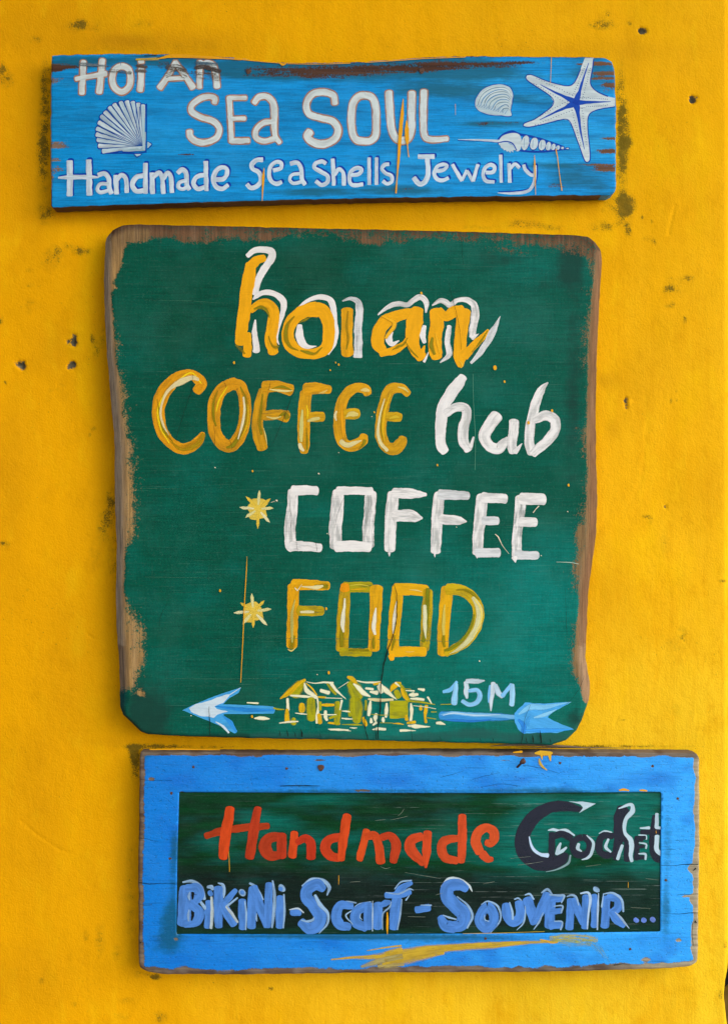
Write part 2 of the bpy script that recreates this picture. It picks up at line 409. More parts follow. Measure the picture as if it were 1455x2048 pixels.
# grey post in the passage, just past the wall's corner
def lathe(name, prof, x, y, mat, parent, n=28):
    V, F = [], []
    for r, z in prof:
        for k in range(n):
            a = 2 * math.pi * k / n
            V.append((x + r * math.cos(a), y + r * math.sin(a), z))
    for i in range(len(prof) - 1):
        for k in range(n):
            F.append((i*n+k, i*n+(k+1) % n, (i+1)*n+(k+1) % n, (i+1)*n+k))
    return mesh_obj(name, V, F, mat, parent, smooth=True)
post = thing('stone_post', 'rounded grey post peeping past the wall at the lower right corner', 'post', (.600, .12, GROUND_Z))
top = wz(1962, -.12)
lathe('post_shaft', [(.075, GROUND_Z), (.075, top - .075)], .600, .12, M_GREY, post)
lathe('post_cap', [(.075, top - .075), (.072, top - .05), (.062, top - .027), (.045, top - .01), (.022, top - .002), (.001, top)], .600, .12, M_GREY, post)

# added unseen boards above and at left, put in to block sky light
TOP_Z = 1.75
top_blocker = thing('top_light_blocker', 'added unseen brown boards above the yellow wall, blocking sky light', 'top_blocker', (0, -.5, TOP_Z))
for k in range(9):
    y1 = .10 - k * .125
    box('board', M_BROWN_WOOD, -2.4, 2.7, y1 - .121, y1, TOP_Z + .002 * (k % 2), TOP_Z + .03, top_blocker)
left_blocker = thing('left_light_blocker', 'added unseen dark brown boards left of the signs, blocking sky light', 'side_blocker', (-.59, -.6, GROUND_Z))  # added out of view to keep sky light off the left side
for k in range(11):
    y1 = -.012 - k * .118
    box('board', M_BROWN_WOOD, -.625, -.595, y1 - .115, y1, GROUND_Z, TOP_Z - .01 if k < 9 else TOP_Z - .05, left_blocker)
for z_ in (-.9, .05, 1.0):
    box('blocker_batten', M_BROWN_WOOD, -.655, -.627, -1.30, -.02, z_, z_ + .07, left_blocker)

# ------------------------------------------------------------------ boards
def resample(pts, step, closed=True):
    p = np.array(pts, float)
    if closed: p = np.vstack([p, p[:1]])
    seg = np.hypot(*(np.diff(p, axis=0).T)); s = np.concatenate([[0], np.cumsum(seg)])
    n = max(4, int(s[-1] / step))
    t = np.linspace(0, s[-1], n + 1)
    if closed: t = t[:-1]
    return np.stack([np.interp(t, s, p[:, 0]), np.interp(t, s, p[:, 1])], -1)

def normals_of(p):
    d = np.roll(p, -1, 0) - np.roll(p, 1, 0)
    n = np.stack([d[:, 1], -d[:, 0]], -1)
    n /= np.maximum(np.hypot(n[:, 0], n[:, 1])[:, None], 1e-6)
    area = np.sum(p[:, 0] * np.roll(p[:, 1], -1) - np.roll(p[:, 0], -1) * p[:, 1])
    return -n if area > 0 else n        # inward-pointing, in drawing coordinates (y down)

def fill(inner, cell, holes=()):
    """triangulate the inside of a closed outline with a regular grid of inner points"""
    mn, mx = inner.min(0), inner.max(0)
    gx = np.arange(mn[0] + cell, mx[0] - cell * .4, cell); gy = np.arange(mn[1] + cell, mx[1] - cell * .4, cell)
    X, Y = np.meshgrid(gx, gy); q = np.stack([X.ravel(), Y.ravel()], -1)
    q += (rng.random(q.shape) - .5) * cell * .25
    def inside(q, poly):
        r = np.zeros(len(q), bool); j = len(poly) - 1
        for i in range(len(poly)):
            xi, yi = poly[i]; xj, yj = poly[j]
            c = ((yi > q[:, 1]) != (yj > q[:, 1])) & (q[:, 0] < (xj - xi) * (q[:, 1] - yi) / (yj - yi + 1e-12) + xi)
            r ^= c; j = i
        return r
    def dist(q, poly):
        d = np.full(len(q), 1e9)
        for c in range(0, len(poly), 1):
            d = np.minimum(d, np.hypot(q[:, 0] - poly[c, 0], q[:, 1] - poly[c, 1]))
        return d
    loops = [inner] + list(holes)
    keep = inside(q, inner)
    for h in holes: keep &= ~inside(q, h)
    q = q[keep]
    near = np.ones(len(q), bool)
    for l in loops: near &= dist(q, l) > cell * .55
    q = q[near]
    vs = np.vstack(loops + [q]); edges = []; o = 0
    for l in loops:
        edges += [(o + i, o + (i + 1) % len(l)) for i in range(len(l))]; o += len(l)
    r = geometry.delaunay_2d_cdt([Vector(v) for v in vs], edges, [], 0, 1e-4)
    V = np.array([(v.x, v.y) for v in r[0]]); F = r[2]
    cen = np.array([V[list(f)].mean(0) for f in F])
    ok = inside(cen, inner)
    for h in holes: ok &= ~inside(cen, h)
    return V, [f for f, k in zip(F, ok) if k]

def orient(V, F):
    """make front faces look at -Y"""
    out = []
    for f in F:
        a, b, c = V[f[0]], V[f[1]], V[f[2]]
        n = np.cross(b - a, c - a)
        out.append(tuple(f) if n[1] < 0 else tuple(reversed(f)))
    return out

def make_board(name, parent, outline, z_back, z_front, bevel_px, bevel_z, mat, maps, cell=5.0, smooth_edge=1.2, warp=None, holes=(), hole_depth=.004):
    """outline in drawing units; bevel_px(p, n) gives the width of the worn edge at every outline point"""
    out = resample(outline, 5.0)
    wob = (N1.fbm(out[:, 0] / 14, out[:, 1] / 14, 3) - .5) * smooth_edge * 2
    n = normals_of(out)
    out = out + n * wob[:, None]
    n = normals_of(out)
    bw = bevel_px(out, n)
    inner = out + n * bw[:, None]
    hl = [resample(h, 5.0) for h in holes]
    FV, FF = fill(inner, cell, hl)
    wf = warp or (lambda x, y: np.zeros(np.shape(x)))
    m = len(out)
    zi = z_front + wf(FV[:, 0], FV[:, 1])
    face = np.stack([wx(FV[:, 0], zi), -zi, wz(FV[:, 1], zi)], -1)
    FF = orient(face, FF)
    def ring(p, z): 
        z = z + np.zeros(len(p)); return np.stack([wx(p[:, 0], z), -z, wz(p[:, 1], z)], -1)
    zm = z_front - bevel_z
    # the ring inner -> outer: first m verts of FV are the inner outline (kept in order by the triangulation)
    r_mid = (inner * .45 + out * .55)
    rings = [ring(inner, z_front + wf(inner[:, 0], inner[:, 1])), ring(r_mid, zm + bevel_z * .62 + wf(r_mid[:, 0], r_mid[:, 1])), ring(out, zm + wf(out[:, 0], out[:, 1])),]
    o3 = rings[2].copy(); o3[:, 1] = -z_back; rings.append(o3)
    V = [face]; F = list(FF); base = len(face)
    px = [FV]; kind = [np.zeros(len(FV))]
    offs = []
    for k, r in enumerate(rings):
        offs.append(base); V.append(r); base += m
        px.append([inner, r_mid, out, out][k]); kind.append(np.full(m, [0, .6, 1, 1.2][k]))
    for k in range(3):
        for i in range(m):
            j = (i + 1) % m
            F.append((offs[k] + i, offs[k] + j, offs[k+1] + j, offs[k+1] + i))
    for h in hl:
        k = len(h)
        a = ring(h, z_front + wf(h[:, 0], h[:, 1])); b = ring(h, z_front - hole_depth + np.zeros(k))
        V += [a, b]; px += [h, h]; kind += [np.full(k, -1.0)] * 2
        for i in range(k):
            j = (i + 1) % k
            F.append((base + i, base + j, base + k + j, base + k + i))
        base += 2 * k
    V = np.vstack(V); P = np.vstack(px); K = np.concatenate(kind)
    at = maps(P[:, 0], P[:, 1], K)
    o = mesh_obj(name, V, F, mat, parent, at)
    # merge the doubled inner ring and make all normals consistent
    import bmesh
    bm = bmesh.new(); bm.from_mesh(o.data)
    bmesh.ops.remove_doubles(bm, verts=bm.verts, dist=2e-5)
    bmesh.ops.recalc_face_normals(bm, faces=bm.faces)
    s = 0
    for f in bm.faces:
        if abs(f.normal.y) > .9: s += f.normal.y * f.calc_area()
    if s > 0: bmesh.ops.reverse_faces(bm, faces=bm.faces)
    for f in bm.faces: f.smooth = abs(f.normal.y) > .995
    bm.to_mesh(o.data); bm.free()
    return o

def mixc(a, b, t):
    t = np.clip(t, 0, 1)[:, None]
    return a * (1 - t) + b * t
def C(*c): return np.array(lin(c)) * ALB
ALB = 0.97

# ------------------------------------------------------------------ sign 1: long blue plank
Z1 = .026
OUT1 = [(104,111),(130,110),(200,108.5),(260,107.5),(330,109),(382,112),(450,114),(490,118),(519,122),(570,125.5),(639,126.5),(725,124),(794,119),(862,114.5),(931,112),(1000,112.5),(1100,114),(1190,115),
        (1209,116.5),(1222,123),(1227.5,139),(1230,214),(1230.5,300),(1230,374),(1228,386),(1215,391),(1100,392.5),(900,395),(760,397),(607,400),(360,407),(272,410),(180,413),(106,416),(103,412),(102.5,350),(102,227),(103,150)]
WEAR1 = [(120,134,50,7,.75),(230,133,70,5,.55),(330,130,60,13,.45),(400,146,60,9,.5),(520,143,60,17,.55),(640,143,80,18,.74),(750,139,60,16,.68),(830,136,50,15,.56),(900,131,60,15,.64),(1000,128,60,11,.54),(1060,125,40,4,.5),
         (107,138,20,8,.8),(112,158,24,4,.75),(106,165,15,5,.6),(112,291,32,8,.85),(107,320,22,5,.8),(112,340,20,8,.7),(104,356,8,9,.6),(370,308,26,3,.85),
         (1215,146,48,5,.95),(1210,157,40,4,.9),(1220,171,26,6,.9),(1222,277,26,4,.95),(1215,302,30,5,.95),(1190,330,60,3,.8),(1212,338,36,6,.95),(1200,128,50,4,.8),(1227,235,8,5,.5),(1025,246,40,5,.52),(965,247,22,4,.5),
         (1110,372,30,8,.45),(790,379,60,7,.45),(1185,128,40,3,.5),(1210,183,18,4,.5),(1040,158,50,3,.35),(430,405,60,3,.5),(1000,392,120,2,.5)]
def maps1(x, y, K):
    n = len(x)
    wear = blobs(x, y, WEAR1) + np.clip((116 - y) / 10, 0, .25)
    bottom = (K > .3) & (y > 380)
    wear = np.where(bottom, 1.2, wear); wear = np.where((K > .3) & (y < 180) & (x > 120), .55, wear); wear = np.where((K > .3) & (x > 1200), .42, wear)
    grime = blobs(x, y, [(150,124,80,14,.9),(330,122,120,16,.9),(460,140,60,14,.9),(870,178,110,16,.85),(1000,195,110,22,.55),(860,250,60,8,.3),(1185,142,60,36,.75),(1150,355,90,30,.7),(620,384,90,10,.9),(800,380,100,12,.9),
                         (980,248,80,7,.9),(1100,330,120,6,.5),(740,140,200,24,.95),(540,140,100,22,.9),(930,132,110,22,.8),(125,180,30,30,.3),(1210,385,40,20,.4),(1150,200,100,14,.3),(1000,150,120,14,.5)])
    base = C(0, 149, 218)[None, :].repeat(n, 0)
    base = mixc(base, C(40, 172, 230), np.clip(blobs(x, y, [(1130,250,130,90,.45),(960,160,120,20,.5),(900,330,200,60,.25),(1180,290,60,30,.4)]) + (N2.fbm(x/120, y/14, 3)-.5)*.9, 0, 1))
    base = mixc(base, C(0, 122, 180), np.clip((N3.fbm(x/160, y/16, 4)-.48)*2.4, 0, .7))
    base = np.where(((K > .3) & (x < 110))[:, None], C(110, 165, 215), base)
    wcol = C(84, 54, 40)[None, :].repeat(n, 0)
    wcol = mixc(wcol, C(140, 116, 98), np.clip((200 - x) / 80, 0, 1) * (y > 150))
    wcol = mixc(wcol, C(120, 84, 62), np.clip((x - 1100) / 60, 0, 1))
    wcol = mixc(wcol, C(100, 74, 50), ((y > 380)) * 1.0)
    g = C(18, 88, 104)[None, :].repeat(n, 0)
    return {'wear': wear, 'grime': grime, 'scr': np.zeros(n), 'pcol': base, 'wcol': wcol, 'gcol': g}
M_B1 = board_material('blue_plank_paint', grain=(9, 420), thr_noise=.30, fine=.50, streak=.42, soft=(.42, .66), scratch=.10, gloss=.45, bumpy=.35, ncell=(55, 60, 210), scratch_col=(.15, .50, .72))
sign1 = thing('plank_sign', 'long blue plank sign lettered Sea Soul with painted shells, topmost of the three', 'sign', (wx(665, Z1), -.012, wz(260, Z1)))
make_board('plank', sign1, OUT1, .002, Z1, lambda p, n: np.full(len(p), 1.6), .0012, M_B1, maps1, cell=4.0, smooth_edge=1.5)

# ------------------------------------------------------------------ sign 2: big green board
Z2 = .030
OUT2 = [(211,486),(213.5,476),(218.5,469),(226,460),(237,454.5),(247,450.5),(258,449),(330,450),(500,453.7),(692,458),(900,462.5),(1040,467),(1157,471),(1175,474),(1190,485),(1199,500),(1202.5,518),(1200,560),(1197,606),(1191.5,730),
        (1190,817),(1191,934),(1193.5,993),(1190.6,1071),(1187,1100),(1181,1141),(1175,1182),(1173,1244),(1169.5,1314),(1173,1332),(1178,1367),(1177,1398),(1165,1433),(1152.5,1459),(1132,1480),(1101,1490),(1037,1488),(950,1486),
        (850,1483.5),(700,1479.5),(500,1476),(350,1472),(295,1468),(282.5,1463),(262,1444),(247,1430),(241,1413),(239,1327),(234,1265),(232,1182),(234,1095),(230,993),(230,895),(228,856),(223.5,817),(220.5,778),(214.6,710),(211,657),(208.7,564)]
def xl2(y): return np.interp(y, [449,486,564,657,710,778,817,856,895,993,1095,1182,1265,1327,1413,1470], [240,211,208.7,211,214.6,220.5,223.5,228,230,230,234,232,234,239,241,290])
def xr2(y): return np.interp(y, [470,500,518,606,730,817,934,993,1071,1141,1182,1244,1314,1367,1398,1433,1459,1480], [1180,1199,1202,1197,1191,1190,1191,1193,1190,1181,1175,1173,1169,1178,1177,1165,1152,1132])
def yt2(x): return np.interp(x, [211,258,500,900,1157,1202], [470,449,454,462.5,471,500])
def yb2(x): return np.interp(x, [240,295,700,1101,1150,1180], [1440,1468,1479.5,1490,1465,1430])
WL2 = ([449,500,520,555,565,575,582,600,620,650,700,760,790,860,900,960,1000,1060,1090,1120,1175,1200,1260,1330,1390,1430], [52,42,30,24,20,34,20,14,14,18,22,26,30,32,36,40,40,40,24,18,14,24,46,48,38,0])
WR2 = ([470,520,560,600,640,700,760,800,860,900,930,950,1000,1050,1100,1150,1180,1220,1260,1290,1330,1370,1400], [32,36,22,22,34,32,16,24,34,28,16,26,34,36,34,42,28,14,24,36,34,26,8])
def bevel2(p, n):
    side = np.abs(n[:, 0]) ** 3
    left = p[:, 0] < 700
    wl = np.interp(p[:, 1], [449, 480, 560, 700, 800, 900, 1000, 1100, 1180, 1265, 1330, 1400, 1440], [6, 12, 15, 17, 20, 22, 22, 18, 18, 18, 19, 16, 5])
    wr = np.interp(p[:, 1], [470, 500, 560, 700, 800, 930, 1000, 1080, 1180, 1250, 1320, 1370, 1410, 1440], [2, 9, 15, 18, 18, 19, 22, 19, 20, 21, 19, 22, 13, 4])
    return 1.5 + side * np.where(left, wl, wr)
def maps2(x, y, K):
    n = len(x)
    dl, dr, dt, db = x - xl2(y), xr2(y) - x, y - yt2(x), yb2(x) - y
    jl = (N1.fbm(y / 22, x / 40, 3) - .5) * 20; jr = (N2.fbm(y / 20, x / 40 + 3, 3) - .5) * 26; jt = (N3.fbm(x / 26, y / 30 + 5, 3) - .5) * 20
    wl = np.interp(y, *WL2) + jl; wr = np.interp(y, *WR2) + jr
    wt = np.interp(x, [211, 280, 340, 420, 500, 560, 640, 720, 800, 900, 1000, 1060, 1120, 1200], [36, 32, 30, 34, 30, 20, 16, 28, 30, 18, 24, 28, 32, 44]) + jt
    soft = lambda d, w, s: 1 / (1 + np.exp((d - w) / s))
    sl = np.where((y > 640) & (y < 1380), 9.0, 2.5)
    wear = np.maximum(np.maximum(soft(dl, wl, sl) * np.where(y > 640, .84, .98), soft(dr, wr, 8) * np.interp(y, [470, 620, 900, 1200, 1400], [.72, .56, .56, .62, .62])), soft(dt, wt, 4) * np.interp(x, [211, 330, 560, 800, 1000, 1200], [1.05, .80, .56, .57, .58, .70]))
    wear = np.where((y > 1090) & (y < 1190) & (dl > 0) & (x < 700), wear * .65, wear)
    wear = wear * np.clip((1400 - y) / 30 , 0, 1)
    ch = K > .3
    side = ch & ((dl < 36) | (dr < 36)) & (dt > 4)
    paint_low = ((x < 700) & (y > 1368 + (x - 241) * .0)) | ((x > 700) & (y > 1405))
    wear = np.where(side & ~paint_low, 1.25, wear)
    wear = np.where(ch & ~side, np.where(y < 600, .9, .2), wear)
    wear = wear + blobs(x, y, [(1160,1090,12,60,.25),(290,1265,18,40,.10),(284,1290,12,30,.15),(540,474,30,8,.25),(740,485,26,10,.3),(1010,500,40,10,.4),(1060,508,40,8,.3),(284,1388,8,8,.9),(1155,1330,12,30,.3)])
    grime = blobs(x, y, [(300,1440,45,60,.95),(275,1400,18,60,.5),(560,1474,240,10,.9),(860,1475,60,14,.7),(950,1465,50,14,.8),(1070,1476,90,14,1.0),(1150,1440,22,26,.8),(1150,660,26,260,.45),(1100,560,50,30,.5),(1000,520,60,14,.6),
                         (330,600,60,160,.25),(262,700,20,100,.3),(700,500,400,14,.35),(1140,860,18,160,.35),(400,1420,60,30,.25),(310,960,26,200,.30),(330,1350,50,60,.3),(1140,520,30,40,.7)])
    base = C(0, 88, 67)[None, :].repeat(n, 0)
    base = mixc(base, C(6, 76, 54), np.clip(blobs(x, y, [(480,560,260,130,.7),(420,760,200,120,.45),(600,530,160,40,.5)]) + (N1.fbm(x/90, y/110, 4)-.5)*.8, 0, 1))  # darker upper left: weaker light there put into the paint colour
    base = mixc(base, C(0, 124, 110), np.clip(blobs(x, y, [(950,1300,300,200,.75),(1060,520,120,60,.35),(800,1450,300,50,.4),(1090,1200,80,200,.4)]) + (N2.fbm(x/80, y/60, 4)-.5)*.8, 0, 1))  # brighter lower right likewise stands in for stronger light
    base = mixc(base, C(14, 98, 80), np.clip(blobs(x, y, [(1060,640,140,160,.6),(800,560,120,60,.3)]) + (N3.fbm(x/70, y/50, 3)-.5)*.7, 0, .8))
    base = np.where((ch & paint_low & (x < 700))[:, None], C(4, 62, 62), base)
    wc = C(140, 110, 72)[None, :].repeat(n, 0)
    wc = mixc(wc, C(176, 138, 84), np.clip((520 - x) / 200, 0, 1) * np.clip((y - 480) / 60, 0, 1))
    wc = mixc(wc, C(120, 86, 60), np.clip((530 - y) / 20, 0, 1) * (x > 300) * .9)
    wc = mixc(wc, C(92, 68, 48), np.clip((yt2(x) + 14 - y) / 10, 0, 1))
    wc = mixc(wc, C(138, 122, 102), (side & (x < 700)) * 1.0)
    wc = mixc(wc, C(142, 102, 68), (side & (x > 700)) * 1.0)
    wc = mixc(wc, C(170, 135, 100), ((side & (x > 700)) & (y > 1290)) * .8)
    wc = mixc(wc, C(90, 68, 50), ((side & (x < 700)) & (y > 1290)) * .6)
    g = mixc(C(22, 58, 48)[None, :].repeat(n, 0), C(34, 84, 76), np.clip((y - 1440) / 20, 0, 1) * (x > 500))
    return {'wear': wear, 'grime': grime, 'scr': np.zeros(n), 'pcol': base, 'wcol': wc, 'gcol': g}
M_B2 = board_material('green_board_paint', grain=(520, 26), thr_noise=.40, fine=.62, streak=.10, soft=(.36, .68), scratch=.30, gloss=.6, bumpy=.22, spec=.08, vert=.38, ncell=(90, 90, 90), scratch_col=(.13, .26, .19))
sign2 = thing('menu_board', 'large green painted board with bare wooden edges, lettered hoi an coffee hub, in the middle', 'sign', (wx(705, Z2), -.014, wz(968, Z2)))
make_board('board', sign2, OUT2, .003, Z2, bevel2, .0048, M_B2, maps2, cell=5.0, smooth_edge=1.1)

# ------------------------------------------------------------------ sign 3: blue framed board with a sunk dark green panel
Z3 = .024
OUT3 = [(282,1504),(300,1504),(600,1505.5),(865,1503),(1100,1504),(1382,1505.5),(1392,1508),(1396.5,1516),(1397,1700),(1395.5,1768),(1394,1904),(1392,1924),(1380,1931),(1369,1933),(1335,1936),(1244,1939),(1105,1943),(780,1944.5),
        (477,1948.5),(325,1948),(296,1943),(281,1936),(278,1925),(278,1888),(277,1742),(279,1596),(280,1512)]
HOLE3 = [(358.5,1584),(680,1585.5),(1000,1586),(1321,1583.7),(1319.5,1730),(1319,1863),(1040,1866.5),(680,1868.5),(353,1868),(354.5,1728)]
def maps3(x, y, K):
    n = len(x)
    dt = y - np.interp(x, [280, 865, 1397], [1504, 1503.5, 1506]); db = np.interp(x, [278, 477, 780, 1105, 1244, 1335, 1393], [1946, 1948, 1945, 1943, 1939, 1936, 1930]) - y
    dl = x - np.interp(y, [1510, 1600, 1742, 1930], [280.5, 279, 277, 278.5]); dr = np.interp(y, [1510, 1700, 1768, 1925], [1397, 1397, 1395.5, 1393]) - x
    j = lambda L, a, b, s: (L.fbm(a / b, a * 0, 3) - .5) * s
    wt = 8 + j(N1, x, 30, 7); wb = 11 + j(N2, x, 26, 13) ; wl = 11 + j(N3, y, 40, 5); wr = 11 + j(N1, y + 900, 30, 12)
    wr = wr + blobs(x, y, [(1385, 1738, 40, 9, 10), (1370, 1792, 80, 3, 22), (1380, 1800, 40, 8, 8)])
    soft = lambda d, w, s: 1 / (1 + np.exp((d - w) / s))
    wear = np.maximum.reduce([soft(dt, wt, 1.0), soft(db, wb, 2.0) * .85, soft(dl, wl, 1.6) * .84, soft(dr, wr, 1.2)])
    wear = np.maximum(wear, blobs(x, y, [(303,1558,8,4,1.1),(343,1586,4,4,1.0),(340,1717,4,4,.9),(387,1534,3.5,3.5,.8),(573,1537,4,3.5,.8),(1304,1532,3,3,.9),(1119,1526,3,3,.7),(1354,1597,3.2,3,.9),(1330,1760,4,3,.9),(1356,1880,8,5,.9),
                                         (1259,1898,4,3,.9),(726,1581,20,3,1.0),(365,1583,8,2,.8),(640,1520,20,4,.65),(1010,1520,20,3,.6),(1290,1920,12,8,.8),(352,1878,7,5,.8),(1165,1880,4,4,.6)]))
    ch = K > .3
    wear = np.where(ch, .95, wear)
    wear = np.where(K < -.5, .25, wear)
    grime = blobs(x, y, [(340,1850,26,50,.9),(346,1740,10,90,.6),(300,1500,40,14,.6),(290,1520,14,120,.35),(1332,1690,9,100,.42),(1330,1830,12,60,.65),(700,1872,330,6,.95),(900,1880,260,8,.5),(700,1582,300,5,.7),(1100,1580,160,8,.6),(1140,1590,40,6,.9),
                         (360,1690,16,40,.5),(600,1572,60,4,.5),(1360,1680,30,100,.30),(330,1895,60,20,.4)])
    base = mixc(C(0, 125, 216)[None, :].repeat(n, 0), C(50, 168, 247), np.clip((x - 450) / 900 + (N2.fbm(x/90, y/30, 3)-.5)*.5, 0, 1))  # paler to the right: stronger light and sheen put into the blue
    base = mixc(base, C(0, 104, 202), np.clip((N1.fbm(x/60, y/40, 3)-.5)*1.8, 0, .6))
    wc = C(128, 112, 94)[None, :].repeat(n, 0)
    wc = mixc(wc, C(96, 74, 58), np.clip((N3.fbm(x/30, y/12, 3)-.42)*4, 0, .9))
    wc = mixc(wc, C(176, 160, 128), np.clip((x - 1200) / 120, 0, 1) * (y > 1520))
    g = C(0, 82, 104)[None, :].repeat(n, 0)
    return {'wear': wear, 'grime': grime, 'scr': np.zeros(n), 'pcol': base, 'wcol': wc, 'gcol': g}
M_B3 = board_material('blue_frame_paint', grain=(14, 300), thr_noise=.12, fine=.30, streak=.24, scratch=.03, gloss=.30, bumpy=1.1, hvc=.22, spec=.28, ncell=(120, 120, 160), pit=.55, scratch_col=(.45, .68, .85))
sign3 = thing('framed_sign', 'wide blue framed sign with dark green panel lettered Handmade Crochet, lowest of the three signs', 'sign', (wx(838, Z3), -.011, wz(1725, Z3)))
make_board('frame', sign3, OUT3, .002, Z3, lambda p, n: np.full(len(p), 2.2), .0016, M_B3, maps3, cell=4.0, smooth_edge=1.0, holes=[HOLE3], hole_depth=.0045)
ZP = Z3 - .0012
PANEL = [(350,1578),(1327,1578),(1327,1872),(346,1875)]
def mapsP(x, y, K):
    n = len(x)
    deep = C(2, 62, 28); blk = C(16, 30, 26); teal = C(0, 112, 96)
    base = deep[None, :].repeat(n, 0)
    nz = (N1.fbm(x/70, y/14, 4)-.5)
    base = mixc(base, C(14, 44, 26), np.clip(nz*2 + blobs(x, y, [(520,1615,120,26,.4),(820,1610,120,40,.6),(380,1660,50,80,.5)]), 0, .8))
    base = mixc(base, blk, np.clip(1/(1+np.exp(-(y - 1740 - (x-700)*.02) / 10)) + nz*.9, 0, .92))
    t = blobs(x, y, [(540,1650,60,40,.75),(440,1690,50,30,.5),(640,1600,90,12,.7),(1180,1600,180,14,.75),(760,1690,120,34,.55),(950,1670,60,50,.5),(1060,1680,60,70,.95),(1200,1670,110,50,.85),(1270,1640,60,60,.8),(1180,1745,120,14,.7),(1290,1690,40,70,.7),
                     (880,1690,80,40,.35),(1300,1745,30,22,.9),(1120,1640,90,50,.45),(1010,1720,80,20,.6),(620,1690,40,30,.4)])
    base = mixc(base, teal, np.clip(t + nz*1.2 - .08, 0, .9) * (1/(1+np.exp((y - 1765) / 8))))
    base = mixc(base, C(10, 62, 40), np.clip(((y - 1850) / 18) + nz, 0, .6))
    base = mixc(base, C(18, 56, 42), np.clip((x - 1000) / 300, 0, 1) * .5 * (y > 1740))
    scr = np.clip((x - 640) / 500, 0, 1) * .40
    wc = C(120, 110, 92)[None, :].repeat(n, 0)
    return {'wear': np.zeros(n) - .2, 'grime': np.zeros(n), 'scr': scr, 'pcol': base, 'wcol': wc, 'gcol': C(10, 30, 24)[None, :].repeat(n, 0)}
M_P = board_material('dark_green_panel_paint', grain=(14, 300), thr_noise=.2, fine=.25, streak=.2, scratch=.10, gloss=.42, bumpy=.9, hvc=.95, spec=.10, ncell=(70, 70, 160), scratch_col=(.42, .50, .44))
make_board('panel', sign3, PANEL, .004, ZP, lambda p, n: np.full(len(p), .5), .0004, M_P, mapsP, cell=5.0, smooth_edge=0)

# ------------------------------------------------------------------ brush strokes
SID = [0]
def smooth_path(p, w, dr, step):
    p = np.array(p, float); n = len(p)
    seg = np.hypot(*np.diff(p, axis=0).T); s = np.concatenate([[0], np.cumsum(seg)])
    if n > 2:
        closed = np.hypot(*(p[0] - p[-1])) < 1e-6
        a = p[-2] if closed else 2 * p[0] - p[1]; b = p[1] if closed else 2 * p[-1] - p[-2]
        q = np.vstack([a, p, b]); out = []; ss = []
        for i in range(n - 1):
            p0, p1, p2, p3 = q[i:i+4]
            k = max(3, int(seg[i] / step)); t = np.linspace(0, 1, k, endpoint=False)[:, None]
            d1 = max(seg[i], 1e-6)
            l0 = max(np.hypot(*(p1 - p0)), 1e-6); l2 = max(np.hypot(*(p3 - p2)), 1e-6)
            m1 = (p2 - p0) / (l0 + d1) * d1; m2 = (p3 - p1) / (l2 + d1) * d1
            h = (2*t**3 - 3*t**2 + 1) * p1 + (t**3 - 2*t**2 + t) * m1 + (-2*t**3 + 3*t**2) * p2 + (t**3 - t**2) * m2
            out.append(h); ss.append(s[i] + t[:, 0] * seg[i])
        out.append(p[-1:]); ss.append(s[-1:])
        P = np.vstack(out); T = np.concatenate(ss)
    else:
        k = max(4, int(s[-1] / step)); T = np.linspace(0, s[-1], k)
        P = np.stack([np.interp(T, s, p[:, 0]), np.interp(T, s, p[:, 1])], -1)
    u = T / max(s[-1], 1e-6)
    def prof(v):
        v = np.atleast_1d(np.array(v, float))
        if len(v) == 1: return np.full(len(u), v[0])
        if len(v) == n: return np.interp(T, s, v)
        return np.interp(u, np.linspace(0, 1, len(v)), v)
    return P, prof(w), prof(dr)

